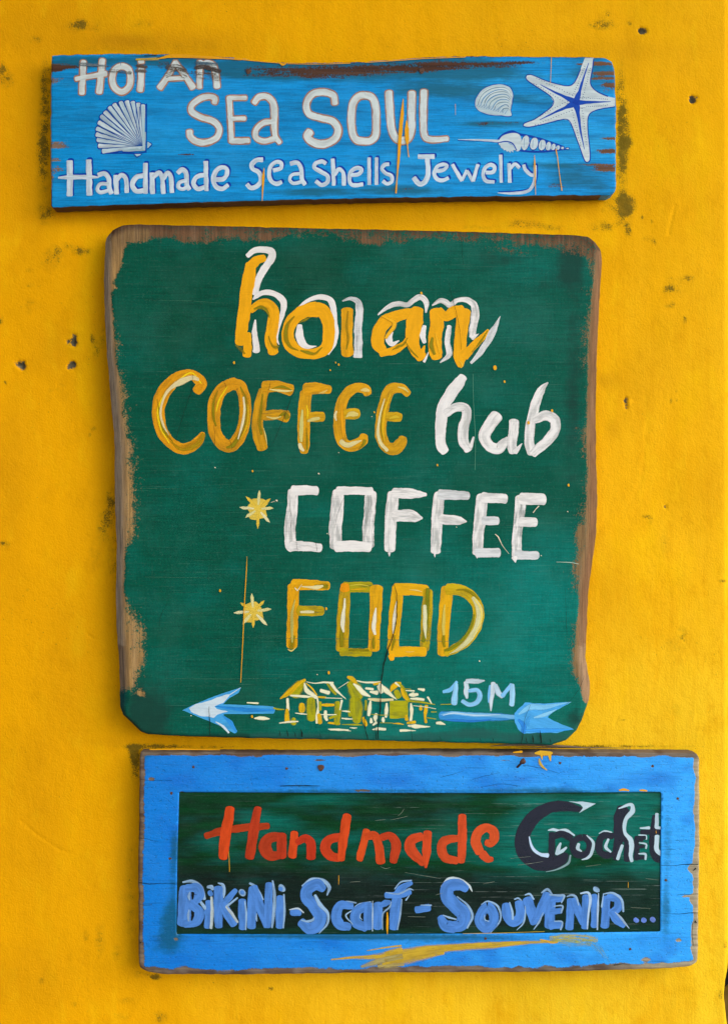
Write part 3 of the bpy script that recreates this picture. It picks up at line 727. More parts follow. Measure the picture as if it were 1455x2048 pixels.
class Paint:
    """collects brush strokes and filled shapes of one letter or motif into one mesh"""
    def __init__(self, z, inc=.5, dome=.00005): self.inc = inc; self.dome = dome; self.z = z; self.V = []; self.F = []; self.n = 0; self.A = {'st': [], 'prm': [], 'col': [], 'soft': []}; self.layer = 0
    def add(self, V, F, st, prm, colr, soft=0.0):
        self.A['soft'].append(np.full(len(V), soft))
        self.V.append(V); self.F += [tuple(i + self.n for i in f) for f in F]; self.n += len(V)
        self.A['st'].append(st); self.A['prm'].append(prm); self.A['col'].append(np.array(colr)[None, :].repeat(len(V), 0))
    def ribbon(self, pts, w, colr, dry=0.0, thin=0.0, cap='f', wob=1.0, step=2.2, layer=None, soft=0.0):
        P, Wd, Dr = smooth_path(pts, w, dry, step)
        SID[0] += 1; sid = SID[0]
        d = np.gradient(P, axis=0); L = np.maximum(np.hypot(d[:, 0], d[:, 1]), 1e-6); T = d / L[:, None]
        seg = np.hypot(*np.diff(P, axis=0).T); s = np.concatenate([[0], np.cumsum(seg)])
        closed = np.hypot(*(P[0] - P[-1])) < 1e-3 and len(P) > 4
        hw = Wd / 2
        if not closed:
            ext = {'r': 1.0, 'f': .58, 'q': .28}[cap]; ang = {'r': 2.0, 'f': 2.15, 'q': 3.2}[cap]
            def capper(P0, T0, h, sgn, du):
                ks = np.array([.25, .5, .72, .88, .97, 1.0])
                pos = P0 + sgn * T0 * (ks * h * ext)[:, None]
                ww = h * np.maximum(1 - ks ** ang, .0004) ** (1 / ang)
                return pos, ww, du + sgn * ks * h * ext
            a, aw, au = capper(P[0], T[0], hw[0], -1, 0.0); b, bw_, bu = capper(P[-1], T[-1], hw[-1], 1, s[-1])
            P = np.vstack([a[::-1], P, b]); T = np.vstack([T[:1].repeat(6, 0), T, T[-1:].repeat(6, 0)])
            hw = np.concatenate([aw[::-1], hw, bw_]); s = np.concatenate([au[::-1], s, bu])
            Dr = np.concatenate([np.full(6, Dr[0]), Dr, np.full(6, Dr[-1])])
        Nn = np.stack([-T[:, 1], T[:, 0]], -1)
        vs = np.array([-1, -.55, 0, .55, 1.0])
        amp = wob * np.clip(hw / 6, .15, 1) * 1.25
        jl = (N1.fbm(s / 11 + sid * 13.1, s * 0 + sid, 3) - .5) * 2 * amp; jr = (N2.fbm(s / 11 + sid * 7.7, s * 0 + sid, 3) - .5) * 2 * amp
        m = len(P); V = np.zeros((m, 5, 3)); st = np.zeros((m, 5, 3)); pr = np.zeros((m, 5, 3))
        lay = self.layer if layer is None else layer
        for j, v in enumerate(vs):
            off = v * hw + (np.where(v < 0, jl, jr) * abs(v)) * np.clip(hw / np.maximum(Wd.mean() * .3, .1), 0, 1)
            q = P + Nn * off[:, None]
            z = self.z + .00014 + lay * .00013 + (1 - v * v) * self.dome * np.minimum(hw / 5, 1)
            V[:, j] = np.stack([wx(q[:, 0], z), -z, wz(q[:, 1], z)], -1)
            st[:, j] = np.stack([s, v * hw, np.full(m, sid)], -1)
            pr[:, j] = np.stack([np.full(m, v), Dr, np.full(m, thin)], -1)
        F = []
        for i in range(m - 1):
            for j in range(4):
                a = i * 5 + j; F.append((a, a + 1, a + 6, a + 5))
        self.add(V.reshape(-1, 3), F, st.reshape(-1, 3), pr.reshape(-1, 3), colr, soft)
        self.layer += self.inc if layer is None else 0
    def poly(self, pts, colr, dry=0.0, thin=0.0, wob=.8, smooth=False, layer=None, ang=0.0):
        SID[0] += 1; sid = SID[0]
        p = np.array(pts, float)
        if smooth: p, _, _ = smooth_path(np.vstack([p, p[:1]]), 1, 0, 2.5); p = p[:-1]
        else: p = resample(p, 3.0)
        n = normals_of(p); p = p + n * ((N1.fbm(np.arange(len(p)) / 4.0, np.full(len(p), sid * 3.3), 2) - .5) * 2 * wob)[:, None]
        lay = self.layer if layer is None else layer
        z = self.z + .00014 + lay * .00013
        V = np.stack([wx(p[:, 0], z), np.full(len(p), -z), wz(p[:, 1], z)], -1)
        tri = geometry.tessellate_polygon([[Vector((a, b, 0)) for a, b in p]])
        ca, sa = math.cos(ang), math.sin(ang)
        st = np.stack([p[:, 0] * ca + p[:, 1] * sa, -p[:, 0] * sa + p[:, 1] * ca, np.full(len(p), sid)], -1)
        pr = np.stack([np.zeros(len(p)), np.full(len(p), dry), np.full(len(p), thin)], -1)
        self.add(V, orient(V, tri), st, pr, colr)
        self.layer += self.inc if layer is None else 0
    def build(self, name, parent, label=None):
        V = np.vstack(self.V)
        return mesh_obj(name, V, orient_all(V, self.F), M_BRUSH, parent, {k: (np.concatenate(v) if k == 'soft' else np.vstack(v)) for k, v in self.A.items()}, smooth=True, label=label)
def orient_all(V, F):
    out = []
    for f in F:
        a, b, c = V[f[0]], V[f[1]], V[f[2]]
        ny = (b[2]-a[2])*(c[0]-a[0]) - (b[0]-a[0])*(c[2]-a[2])
        out.append(f if ny < 0 else tuple(reversed(f)))
    return out

def T(crop):
    (ox, oy, k) = crop
    return lambda s: [(ox + float(a) * k, oy + float(b) * k) for a, b in (q.split(',') for q in s.split())]
A1 = (80, 90, 400/1455); A2 = (360, 160, 400/1455); A3 = (700, 100, 300/1455); A4 = (900, 90, 360/1455)
B1 = (440, 470, 300/1455); B2 = (720, 560, 300/1455); B3 = (290, 720, 300/1455); B4 = (560, 740, 300/1455); B5 = (850, 730, 300/1455)
B6 = (460, 950, 300/1455); B7 = (740, 960, 380/1455); B8 = (450, 1140, 300/1455); B9 = (740, 1140, 260/1455)
B10 = (350, 1340, 350/1455); B11 = (660, 1330, 260/1455); B12 = (850, 1330, 340/1455)
C1 = (340, 1580, 360/1455); C2 = (680, 1580, 360/1455); C3 = (1000, 1580, 340/1455); PX = (0, 0, 1.0)

# styles: colour, thinness, dryness, cap
STY = {
 'w': ((214,222,216), .25, .0, 'f'), 'peach': ((176,128,98), .35, .0, 'f'), 'bw': ((208,222,228), .30, .04, 'q'), 'nv': ((0,62,160), .10, .0, 'f'),
 'cr': ((240,233,223), .15, .0, 'f'), 'crd': ((222,220,214), .55, .30, 'q'), 'or': ((246,172,0), .12, .0, 'f'), 'oc': ((214,142,4), .35, .0, 'f'), 'ol': ((146,132,4), .62, .10, 'q'),
 'ye': ((246,206,12), .12, .08, 'f'), 'hi': ((238,222,186), .10, .10, 'f'), 'hy': ((222,200,110), .25, .12, 'q'), 'hyh': ((222,200,110), .25, .12, 'f'), 'bl': ((70,165,222), .20, .02, 'f'), 'lb': ((140,200,232), .25, .04, 'f'), 'pb': ((205,222,228), .15, .02, 'f'), 'db': ((40,125,200), .25, .05, 'f'),
 'rd': ((216,74,24), .25, .0, 'f'), 'rdk': ((52,22,22), .30, .0, 'f'), 'bk': ((40,42,54), .12, .0, 'f'), 'pg': ((190,212,218), .18, .04, 'f'), 'pw': ((82,138,212), .30, .0, 'f'), 'ph': ((150,184,214), .40, .04, 'f'),
 'drip': ((232,162,12), .0, .0, 'r'), 'yd': ((205,168,48), .30, .50, 'q'), 'shell': ((176,204,210), .2, .0, 'f'), 'blob': ((26,34,30), .2, 0, 'f'),
}
SOFT = {'ol': 1.0, 'ye': .8, 'hi': .45, 'hy': .45, 'hyh': .6, 'rdk': .9, 'peach': .25, 'nv': .1, 'ph': .55, 'pg': .25, 'yd': .9, 'lb': .4, 'pb': .35, 'db': .6}
def strokes(pt, crop, spec, **kw):
    """spec: list of (style, width(s), points[, overrides])"""
    tr = T(crop); k = crop[2]
    for s in spec:
        sty, w, pts = s[0], s[1], s[2]; o = dict(s[3]) if len(s) > 3 else {}
        c, th, dr, cap = STY[sty]
        if sty == 'oc': q = o.get('c', c); o['c'] = (min(q[0] + 4, 240), min(q[1] + 14, 176), q[2] + 4)
        if w == 'poly':
            pt.poly(tr(pts), C(*o.get('c', c)), dry=o.get('dry', dr), thin=o.get('thin', th), smooth=o.get('sm', False), wob=o.get('wob', .8), ang=o.get('ang', 0))
        else:
            ww = np.array([float(x) for x in str(w).split('>')]) * k
            pt.ribbon(tr(pts), ww, C(*o.get('c', c)), dry=o.get('dry', dr), thin=o.get('thin', th), cap=o.get('cap', cap), wob=o.get('wob', 1.0), soft=o.get('soft', SOFT.get(sty, 0)))

LN = [0]
def letter(sign, z, crop, strokes_, mode=None, name='letter', label=None, inc=.5, dome=.00005):
    """mode 'outline': a wider peach line underneath; 'shadow': a navy copy set off up and right; 'dark': a dark rim"""
    LN[0] += 1
    p = Paint(z + (LN[0] % 5) * .000012, inc, dome); k = crop[2]
    def grow(w, d): return '>'.join(str(float(x) + d) for x in str(w).split('>'))
    if mode == 'outline':
        for s in strokes_: strokes(p, crop, [('peach', grow(s[1], 6.6 / k), s[2], {'wob': .7})])
    if mode == 'shadow':
        d = 2.5 / k
        for s in strokes_:
            q = ' '.join('%f,%f' % (float(a) + d, float(b) - d) for a, b in (v.split(',') for v in s[2].split()))
            strokes(p, crop, [('nv', grow(s[1], 1.0 / k), q, {'wob': .6})])
    if mode == 'dark':
        for s in strokes_: strokes(p, crop, [('rdk', grow(s[1], 4.2 / k), s[2], {'thin': .75, 'dry': .15})])
    strokes(p, crop, strokes_)
    return p.build(name, sign, label)
def word(sign, z, mode, sty, items):
    for crop, lst in items:
        letter(sign, z, crop, [((sty,) + tuple(s)) if len(s) < 3 or s[0] not in STY else s for s in lst], mode)

# ------------------------------------------------------------------ lettering of sign 1
word(sign1, Z1, 'outline', 'w', [
 (A1, [('42','318,122 305,352'), ('44','455,110 432,345'), ('30>38','262,246 480,208')]),
 (A1, [('44','590,155 645,175 660,245 645,310 595,340 545,310 525,250 540,185 590,155')]),
 (A1, [('26','722,122 752,120'), ('44','738,172 730,330')]),
 (A1, [('34>42','985,125 935,220 872,312'), ('36>44','985,125 1050,215 1112,310'), ('30','925,245 1045,240')]),
 (A1, [('38','1165,120 1160,308'), ('36>42>44','1168,160 1215,128 1262,150 1280,220 1288,305')]),
 (A2, [('42','250,165 255,135 205,120 140,140 85,188 85,230 150,270 240,300 285,350 270,415 200,452 120,448 75,410 70,372')]),
 (A2, [('38','358,125 375,450'), ('32','362,130 478,130'), ('30','378,282 472,280'), ('38','378,444 498,442')]),
 (A2, [('40>44>46>46>42>34','538,165 572,125 632,122 675,165 686,250 690,400 724,455'), ('38','686,302 610,312 552,362 552,418 610,445 690,425')]),
 (A2, [('46>46>56','1125,170 1115,112 1040,88 960,105 918,180 938,245 1020,275 1110,300 1150,360 1130,425 1050,465 970,455 925,410 945,378')]),
 (A3, [('66','140,440 215,465 248,560 252,700 245,825 200,875 130,885 60,870 22,800 12,640 28,520 75,455 140,440')]),
 (A3, [('68','375,410 385,600 402,760 440,850 500,878 560,858 592,780 594,600 598,415')]),
 (A3, [('66>66>60>54>44','715,400 708,600 712,790 735,855 800,872 940,860')]),
])
word(sign1, Z1, 'shadow', 'w', [
 (A1, [('bw','45','218,845 218,1095'), ('bw','42','355,838 362,1090'), ('bw','14>34>34>10','135,965 220,962 355,960 428,962')]),
 (A1, [('bw','34','425,945 470,935 500,970 505,1040 520,1080'), ('bw','28','500,1012 440,1012 418,1048 440,1072 500,1058')]),
 (A1, [('bw','36','552,950 558,1082'), ('bw','32','558,985 595,945 625,975 632,1072')]),
 (A1, [('bw','36','755,948 700,965 672,1020 700,1062 755,1058'), ('bw','34','768,862 768,1078')]),
 (A1, [('bw','36','814,932 820,1080'), ('bw','33','825,960 865,928 888,960 897,1080'), ('bw','33','897,970 930,928 952,960 960,1072')]),
 (A1, [('bw','34','1002,930 1035,906 1063,930 1068,1015 1088,1050'), ('bw','28','1065,985 1015,1000 1008,1035 1040,1048 1068,1035')]),
 (A1, [('bw','34','1198,945 1140,960 1118,1010 1145,1045 1195,1035'), ('bw','34','1206,848 1211,1058')]),
 (A1, [('bw','34','1268,978 1330,975 1360,940 1358,902 1320,890 1275,925 1262,985 1280,1030 1325,1045 1368,1020')]),
 (A2, [('bw','34','600,580 560,582 522,612 527,645 575,675 590,728 560,772 515,785 487,760')]),
 (A2, [('bw','30','680,658 733,640 735,606 700,596 662,625 647,680 662,735 700,755 738,742')]),
 (A2, [('bw','32','803,610 850,602 880,640 886,720 908,760'), ('bw','24','882,680 815,690 797,725 822,752 880,740')]),
 (A2, [('bw','30','1058,608 1030,592 985,607 977,637 1020,665 1073,700 1073,743 1030,763 988,737')]),
 (A2, [('bw','30','1110,575 1118,765'), ('bw','30','1122,690 1155,648 1185,675 1192,765')]),
 (A2, [('bw','30','1240,690 1298,685 1318,652 1290,640 1242,667 1230,720 1250,763 1328,760')]),
 (A2, [('bw','26','1375,566 1375,760')]), (A2, [('bw','26','1428,566 1428,760')]),
 (A3, [('bw','36','373,1108 335,1112 307,1150 340,1193 398,1220 403,1273 360,1298 318,1272')]),
 (A3, [('bw','44','660,1035 812,1033'), ('bw','48','747,1050 752,1200 722,1278 672,1298 615,1240')]),
 (A3, [('bw','38','830,1175 908,1160 938,1122 900,1107 842,1132 812,1200 842,1253 900,1263 950,1242')]),
 (A3, [('bw','38>34','990,1112 1080,1268'), ('bw','28','1082,1265 1130,1168'), ('bw','32','1130,1170 1188,1272'), ('bw','34','1190,1270 1236,1112')]),
 (A4, [('bw','30','288,1030 345,1025 358,987 325,967 282,992 264,1050 287,1098 352,1108')]),
 (A4, [('bw','26','405,890 410,1110')]),
 (A4, [('bw','30','474,960 480,1110'), ('bw','28','482,1000 520,962 556,992')]),
 (A4, [('bw','28','592,970 607,1010 650,1048 678,1050'), ('bw','26>26>26>26>24>18>4','682,975 682,1060 668,1130 630,1178 520,1198 380,1196')]),
])
# scallop shell
def motif(sign, z, name, label, crop, spec, inc=.2, dome=.00003):
    p = Paint(z, inc, dome); strokes(p, crop, spec); return p.build(name, sign, label)
ribs = ['460,772','432,733','422,690','415,650','418,608','432,563','448,520','475,490','508,455','543,432','588,418','632,412','676,416','714,428','750,440']
sp = [('nv','54>16', r + ' 735,745') for r in ribs] + [('nv','poly','600,700 770,650 772,772 600,786'), ('nv','10','776,428 774,600 772,772'), ('nv','10','445,788 600,786 700,788 775,778'),
      ('nv','7','782,702 816,722 784,756'), ('nv','7','686,796 706,816 740,794'), ('shell','poly','784,704 812,722 784,752'), ('shell','poly','688,794 706,812 738,795')]
sp += [('shell','poly','600,715 680,650 770,630 768,770 600,776', {'c': (158,186,192)})]
sp += [('shell','32>8', r + ' %d,%d' % (715 + i * 3, 752 - abs(i - 4) * 2), {'c': (206,222,224) if i % 2 else (190,212,218), 'thin': .35}) for i, r in enumerate(ribs)]
mid = lambda a, b: '%.1f,%.1f' % tuple((float(p) + float(q)) / 2 for p, q in zip(a.split(','), b.split(',')))
sp += [('nv','10>3', mid(a, b) + ' %d,%d' % (725 + i * 2, 735), {'c': (20,84,160), 'thin': .2, 'soft': .5}) for i, (a, b) in enumerate(zip(ribs[:-1], ribs[1:]))]
sp += [('shell','26>14','748,450 752,600 754,760'), ('nv','5>1','726,450 722,690', {'thin': .4}), ('nv','5>1','700,440 705,690', {'thin': .4})]
motif(sign1, Z1, 'scallop_shell', 'pale painted scallop shell outlined in blue', A1, sp, inc=.12)
# clam
clam = '200,480 215,420 270,355 350,322 420,320 480,342 503,392 500,460 486,530 492,572 400,570 300,560 225,525'
sp = [('nv','11', clam + ' 200,480'), ('shell','poly', clam, {'sm': True, 'c': (186,206,208)})]
arc = [(208,470),(235,405),(300,350),(380,328),(450,336),(490,380),(496,440)]
for i, f in enumerate([.93,.86,.78,.70,.61,.52,.43,.33,.22]):
    sp.append(('nv','5>8>5>3',' '.join('%.1f,%.1f' % (470 + (a-470) * f + 6*math.sin(i*2+a*.02), 560 + (b-560) * f + 4*math.sin(i*3+b*.03)) for a, b in arc), {'c': (96,146,186) if i % 2 else (120,150,160), 'thin': .5, 'dry': .25}))
    sp.append(('w','4>7>3',' '.join('%.1f,%.1f' % (470 + (a-470) * (f+.035), 560 + (b-560) * (f+.035)) for a, b in arc), {'c': (222,230,226), 'thin': .3, 'dry': .25}))
for i in range(13):
    a = 212 + i * 19; sp.append(('nv','4>1','%d,%d %d,%d' % (a, 495 + i * 5, a + 26, 470 + i * 4), {'c': (70,130,190), 'thin': .3}))
motif(sign1, Z1, 'clam_shell', 'small pale painted clam shell with fine growth rings', A4, sp, inc=.12)
# spindle shell
sp = []
seg = [(605,790,33,60),(675,798,33,51),(741,808,30,45),(791,818,22,36),(831,825,19,28),(868,830,17,20),(905,833,14,12),(945,836,14,6)]
def ell(cx, cy, rx, ry, n=14, sh=0.0): return ' '.join('%.1f,%.1f' % (cx + rx*math.cos(i*2*math.pi/n) + sh*math.sin(i*2*math.pi/n)*ry, cy + ry*math.sin(i*2*math.pi/n)) for i in range(n))
sp += [('nv','20>16>26>24>20>12','385,768 430,722 500,702 560,722 700,752 900,815'), ('nv','14>16>16>10','385,798 560,852 740,862 940,842'), ('nv','5>8>24','60,772 250,776 400,782')]
sp += [('nv','poly', ell(x, y, rx+4, ry+5, sh=-.12), {'sm': True}) for x, y, rx, ry in seg]
sp += [('shell','4>14>22','62,764 250,768 395,778', {'c': (200,214,218)}), ('shell','poly','385,778 430,728 500,712 555,725 574,790 560,848 535,858 520,830 480,792 390,790', {'sm': True, 'c': (206,218,216)})]
sp += [('shell','poly','388,792 450,786 505,812 535,852 505,850 512,872 488,852 484,874 468,852 458,866 446,846 432,852 425,836 408,832 405,814 388,806', {'c': (190,206,208)}), ('nv','8>12>8','382,790 450,780 500,795 535,850')]
sp += [('shell','poly', ell(x, y, rx-2, ry-2, sh=-.12), {'sm': True, 'c': (200,214,214)}) for x, y, rx, ry in seg]
sp += [('w','4','%.0f,%.0f %.0f,%.0f' % (x - rx*.2, y - ry*.6, x - rx*.35, y + ry*.6), {'c': (120,160,190), 'thin': .5, 'dry': .2}) for x, y, rx, ry in seg[:6]]
motif(sign1, Z1, 'spindle_shell', 'long pale painted spindle shell with a thin spike', A4, sp, inc=.12)
# starfish
star = '1085,103 1050,200 1010,290 975,325 930,330 860,315 760,285 650,240 615,245 610,270 640,300 740,365 810,415 835,455 820,495 760,545 680,600 595,635 590,655 640,662 780,632 900,602 950,605 980,650 1010,730 1050,840 1085,935 1105,948 1125,930 1125,850 1110,700 1110,590 1130,550 1200,520 1328,498 1328,428 1270,415 1190,380 1140,335 1130,290 1145,200 1158,103'
sp = [('nv','11', ' '.join(star.split()[1:-7]), {'thin': .3}), ('nv','11', '1270,415 1190,380 1140,335 1130,290 1145,200 1156,112', {'thin': .3}), ('w','poly', star, {'c': (208,218,214)})]
for tip in ['1115,145','1292,458','1080,842','720,605','725,320']:
    sp.append(('nv','62>26>16>5','1013,466 ' + ' '.join('%f,%f' % (1013 + (float(tip.split(',')[0]) - 1013) * f + 3*math.sin(f*9), 466 + (float(tip.split(',')[1]) - 466) * f) for f in (.3,.6,1)), {'c': (10,70,170), 'dry': .2}))
sp.append(('nv','60','1000,462 1025,468', {'c': (6,60,160)}))
random.seed(3)
for tip in [(1115,150),(1292,458),(1080,842),(640,640),(650,270)]:
    dx, dy = tip[0]-1013, tip[1]-466; L = math.hypot(dx, dy); nx, ny = -dy/L, dx/L
    for k in range(15):
        f = .14 + .82 * k / 15
        for sg in (-1, 1):
            r = (44 - 22 * f) * sg + random.uniform(-3, 3); x, y = 1013 + dx*f + nx*r, 466 + dy*f + ny*r
            sp.append(('nv','5.5','%.1f,%.1f %.1f,%.1f' % (x, y, x + 2, y + 1.5), {'c': (40,70,120), 'thin': .0, 'cap': 'r', 'wob': .2}))
motif(sign1, Z1, 'starfish', 'pale painted starfish with a dark blue centre star', A4, sp, inc=.02)
# worn scuffs across the top line of letters, and yellow wall-paint drips
def marks(sign, z, name, crop, spec, label=None, lay=9):
    p = Paint(z + lay * .00013, .2, .00002); strokes(p, crop, spec); return p.build(name, sign, label)
for it in [('blob','26>34>30','1130,165 1200,160 1310,190', {'c': (74,62,54), 'dry': .60}), ('blob','40>46>30','930,160 1000,165 1060,185', {'c': (84,74,64), 'dry': .64}), ('blob','24>28','500,185 660,200', {'c': (100,98,88), 'dry': .68, 'thin': .4}), ('blob','60>70>60','925,210 1000,190 1060,215', {'c': (110,104,92), 'dry': .74, 'thin': .4}),
      ('blob','20','705,150 775,160', {'c': (90,74,60), 'dry': .6}), ('blob','22','700,185 772,190', {'c': (100,92,84), 'dry': .66}), ('blob','26>32','290,135 480,155', {'c': (110,120,124), 'dry': .68, 'thin': .4}), ('blob','50>60','1130,215 1305,235', {'c': (96,84,72), 'dry': .72, 'thin': .4}), ('blob','30>20','1140,130 1290,140', {'c': (70,96,110), 'dry': .62, 'thin': .3})]:
    marks(sign1, Z1, 'scuff_mark', A1, [it])
marks(sign1, Z1, 'yellow_paint_smear', A1, [('drip','10>26>26>20>12>8','870,98 940,82 1060,80 1200,90 1330,96 1460,108', {'dry': .12, 'thin': .2}), ('yd','20>30','700,105 860,100', {'dry': .52}), ('blob','5','760,78 850,72', {'c': (40,34,16), 'dry': .2}), ('blob','5>3','850,95 905,80', {'c': (60,50,20), 'dry': .2}), ('drip','6','1400,100 1455,104')], 'wall paint smeared over the top edge')
marks(sign1, Z1, 'yellow_paint_smear', PX, [('drip','3>2>1.5','470,117 520,122.5 560,126', {'dry': .2}), ('drip','2>5>2','558,124.5 565,129 572,127'), ('drip','1.4','575,127.5 640,128 700,126.5', {'dry': .3}), ('drip','1.6','730,124.8 790,121 850,117 930,114', {'dry': .2})])
for cr, w_, q in [(A3,'6>36>40>30>22>10>14','513,475 503,620 482,850 470,1050 453,1250 443,1385'), (A3,'8>40>40>12>8>10','545,685 550,770 551,860 554,920 562,1000 567,1035'), (A2,'3>20>12>5','611,640 607,700 602,780 598,880'),
                  (A4,'5>4','816,98 812,200 808,308'), (A4,'3>12>8>4','679,890 681,960 684,1060 688,1210'), (A4,'10>7>5>8','853,845 866,920 880,1040 900,1175'), (A3,'4>3','1018,525 1020,630')]:
    marks(sign1, Z1, 'yellow_drip', cr, [('drip', w_, q)] , None, 11)

# ------------------------------------------------------------------ lettering of sign 2
def L2(crop, spec, label=None, name='letter', inc=.5): return letter(sign2, Z2, crop, spec, None, name, label, inc)
L2(B1, [('cr','50>60>62>70>76>70>66>60','268,200 330,152 430,143 500,165 495,225 435,320 370,440 340,570'), ('cr','14>40>50>55>62>66>52>40>34>8','322,625 350,595 405,562 480,557 570,595 618,660 605,760 565,880 545,1000 572,1062'),
        ('cr','16>52>58>72','342,825 335,950 350,1060 352,1125'), ('or','70>90>100','425,222 350,250 290,320'), ('or','110>126>122>118>118>104','300,290 258,550 235,750 205,950 195,1045'),
        ('or','60>86>84','272,960 268,1080 262,1165'), ('or','60>84>92>106>112>118>104','300,730 370,675 455,665 515,730 510,880 490,1000 515,1135', {'thin': .3}), ('ol','20>60>50>16','330,720 400,700 450,730 480,800', {'dry': .35}),
        ('ol','14>30>60>30','470,980 500,1060 540,1090 570,1080', {'dry': .3}), ('ol','20>50>30','150,1070 200,1110 240,1150', {'dry': .35})], 'white-backed orange letter h')
L2(B1, [('cr','16>35>50>60>60>50>45>35>12','742,722 840,640 960,603 1060,625 1100,720 1112,850 1128,950 1108,1060 1050,1160'),
        ('or','150>132>122>120>124>122>104>104>118>116>118>136>150','930,722 830,735 725,800 665,900 663,1020 720,1105 850,1150 960,1140 1035,1080 1055,950 1040,820 990,735 930,722'), ('cr','50>82>78>46>6','775,880 768,965 795,1045 850,1085 935,1078'),
        ('ol','20>60>70>40>10','720,790 650,880 640,1010 690,1090 760,1120', {'dry': .3}), ('ol','20>50>40>14','780,1120 850,1140 920,1150 990,1090', {'dry': .3}), ('ol','16>40>16','770,850 830,820 870,800', {'dry': .4})], 'white-backed orange letter o')
L2(B1, [('crd','12>42>68>76>74>76>80>90','1185,640 1265,615 1335,650 1350,750 1338,900 1340,1050 1335,1180'), ('or','118>112>112>116','1233,735 1230,900 1225,1050 1235,1150', {'thin': .3}), ('ol','20>40>40>16','1240,740 1225,880 1240,1000 1225,1110', {'dry': .35})], 'white-backed orange letter i')
L2(B2, [('cr','12>45>50>45>50>55>55>16','172,337 270,262 370,228 460,240 520,192 590,168 640,220 637,315', {'thin': .4}), ('cr','40>64>38','624,450 605,530 620,605'), ('or','90>104>128>130>124>90','480,320 385,342 250,402 180,500 172,620 222,690'),
        ('or','60>80>66>40','200,715 330,680 425,620 460,560'), ('or','100>100','400,335 560,310'), ('or','110>164>138>106>110','553,290 530,400 505,550 535,680 590,745'), ('or','16>50>50','622,640 605,690 600,740'), ('cr','24>74>50>8','308,505 280,575 310,620 375,588'),
        ('cr','6>22>26','660,700 635,760 618,792'), ('ol','10>40>30>8','310,680 360,650 420,625 460,560', {'dry': .3}), ('ol','10>30>14','440,600 490,680 560,750', {'dry': .35}), ('ye','14>60>40','210,350 330,420 250,560', {'dry': .45, 'c': (246,180,20)})], 'white-backed orange letter a')
L2(B2, [('cr','12>50>56>50>45>52>70>80>76>66','698,246 770,202 830,215 870,245 940,197 1030,192 1100,242 1112,350 1090,480 1088,545', {'thin': .5}), ('cr','46>4','1085,562 1148,522'), ('cr','46>54>62>12','862,450 845,600 858,720 775,800', {'thin': .4}),
        ('crd','26>60>66>6','1072,806 1180,680 1280,510 1355,352', {'thin': .3, 'dry': .2}), ('or','138>134>130>132>104','738,310 745,420 722,560 730,700 738,745'), ('or','80>90>110>110','765,300 830,355 905,310 980,295'), ('or','140>130>118>128>64','1000,312 985,450 970,600 967,750 970,830'),
        ('or','96>76>66>22','1010,730 1100,635 1180,555 1238,485'), ('ol','30>70>40','700,560 690,640 720,720', {'dry': .35}), ('ol','14>34>10','1080,700 1170,590 1236,490', {'dry': .3}), ('ye','14>50>20','730,520 750,600 770,710', {'dry': .35, 'c': (246,180,20)}), ('ye','10>40>14','955,780 990,820 975,850', {'dry': .3, 'c': (244,186,40)})], 'white-backed orange letter n')
# COFFEE, ochre with brushed highlights
L2(B3, [('oc','94>112>104>92>128>138>124>118>110>110>105>86>46','505,300 548,230 480,155 400,135 280,202 172,335 130,480 160,680 240,795 350,858 460,838 535,765 562,712', {'c': (224,140,4)}), ('ol','20>60>100>100>60','250,790 330,850 420,850 520,800 570,720', {'dry': .3, 'c': (176,140,4)}), ('ye','20>24>30>30>30>34>14','545,225 450,125 320,205 200,322 128,480 150,650 235,805'),
        ('ol','8>34>40>14','120,380 150,560 185,690 270,790', {'dry': .25}), ('hi','34>50>74>36>24>26>24>6','515,190 470,172 360,205 230,292 172,402 152,522 182,640 232,725', {'c': (226,208,150)})], 'ochre letter C')
L2(B3, [('oc','120>118>116>116>120>126>130>124>124>130>126>118>120','850,228 925,262 968,400 968,560 928,715 850,825 770,825 692,735 668,580 678,420 742,292 850,228 862,226', {'c': (218,138,4)}), ('ol','20>60>60>56>60>30','925,260 978,400 968,600 905,750 850,830 790,850', {'dry': .18}), ('ye','10>26>30>16','1000,430 1000,560 980,660 930,760', {'c': (214,170,10)}),
        ('hi','20>25>30>14','955,362 965,480 945,620 903,765', {'c': (232,218,170)}), ('ye','16>30>10','795,260 715,400 690,500'), ('ol','16>40>46>20','705,300 665,420 665,560 690,640', {'dry': .25})], 'ochre letter O')
L2(B3, [('oc','104>120>112>118>108','1150,300 1112,470 1090,620 1110,760 1136,850', {'c': (212,140,4)}), ('oc','110>112>110','1160,260 1280,255 1410,290', {'c': (218,142,4)}), ('oc','96>100>124','1160,540 1290,532 1370,545', {'thin': .5}), ('ol','20>50>50>40','1140,330 1120,500 1110,620 1130,720', {'dry': .25}), ('ol','10>40>14','1230,275 1330,260 1420,290', {'dry': .2}),
        ('ol','20>60>90','1290,560 1350,520 1380,560', {'dry': .3}), ('hi','12>26>24>8','1210,285 1300,297 1370,302 1430,296', {'c': (232,214,130)}), ('hy','10>26>8','1180,550 1250,566 1320,548'), ('hy','6>16>6','1150,660 1170,740 1184,820')], 'ochre letter F')
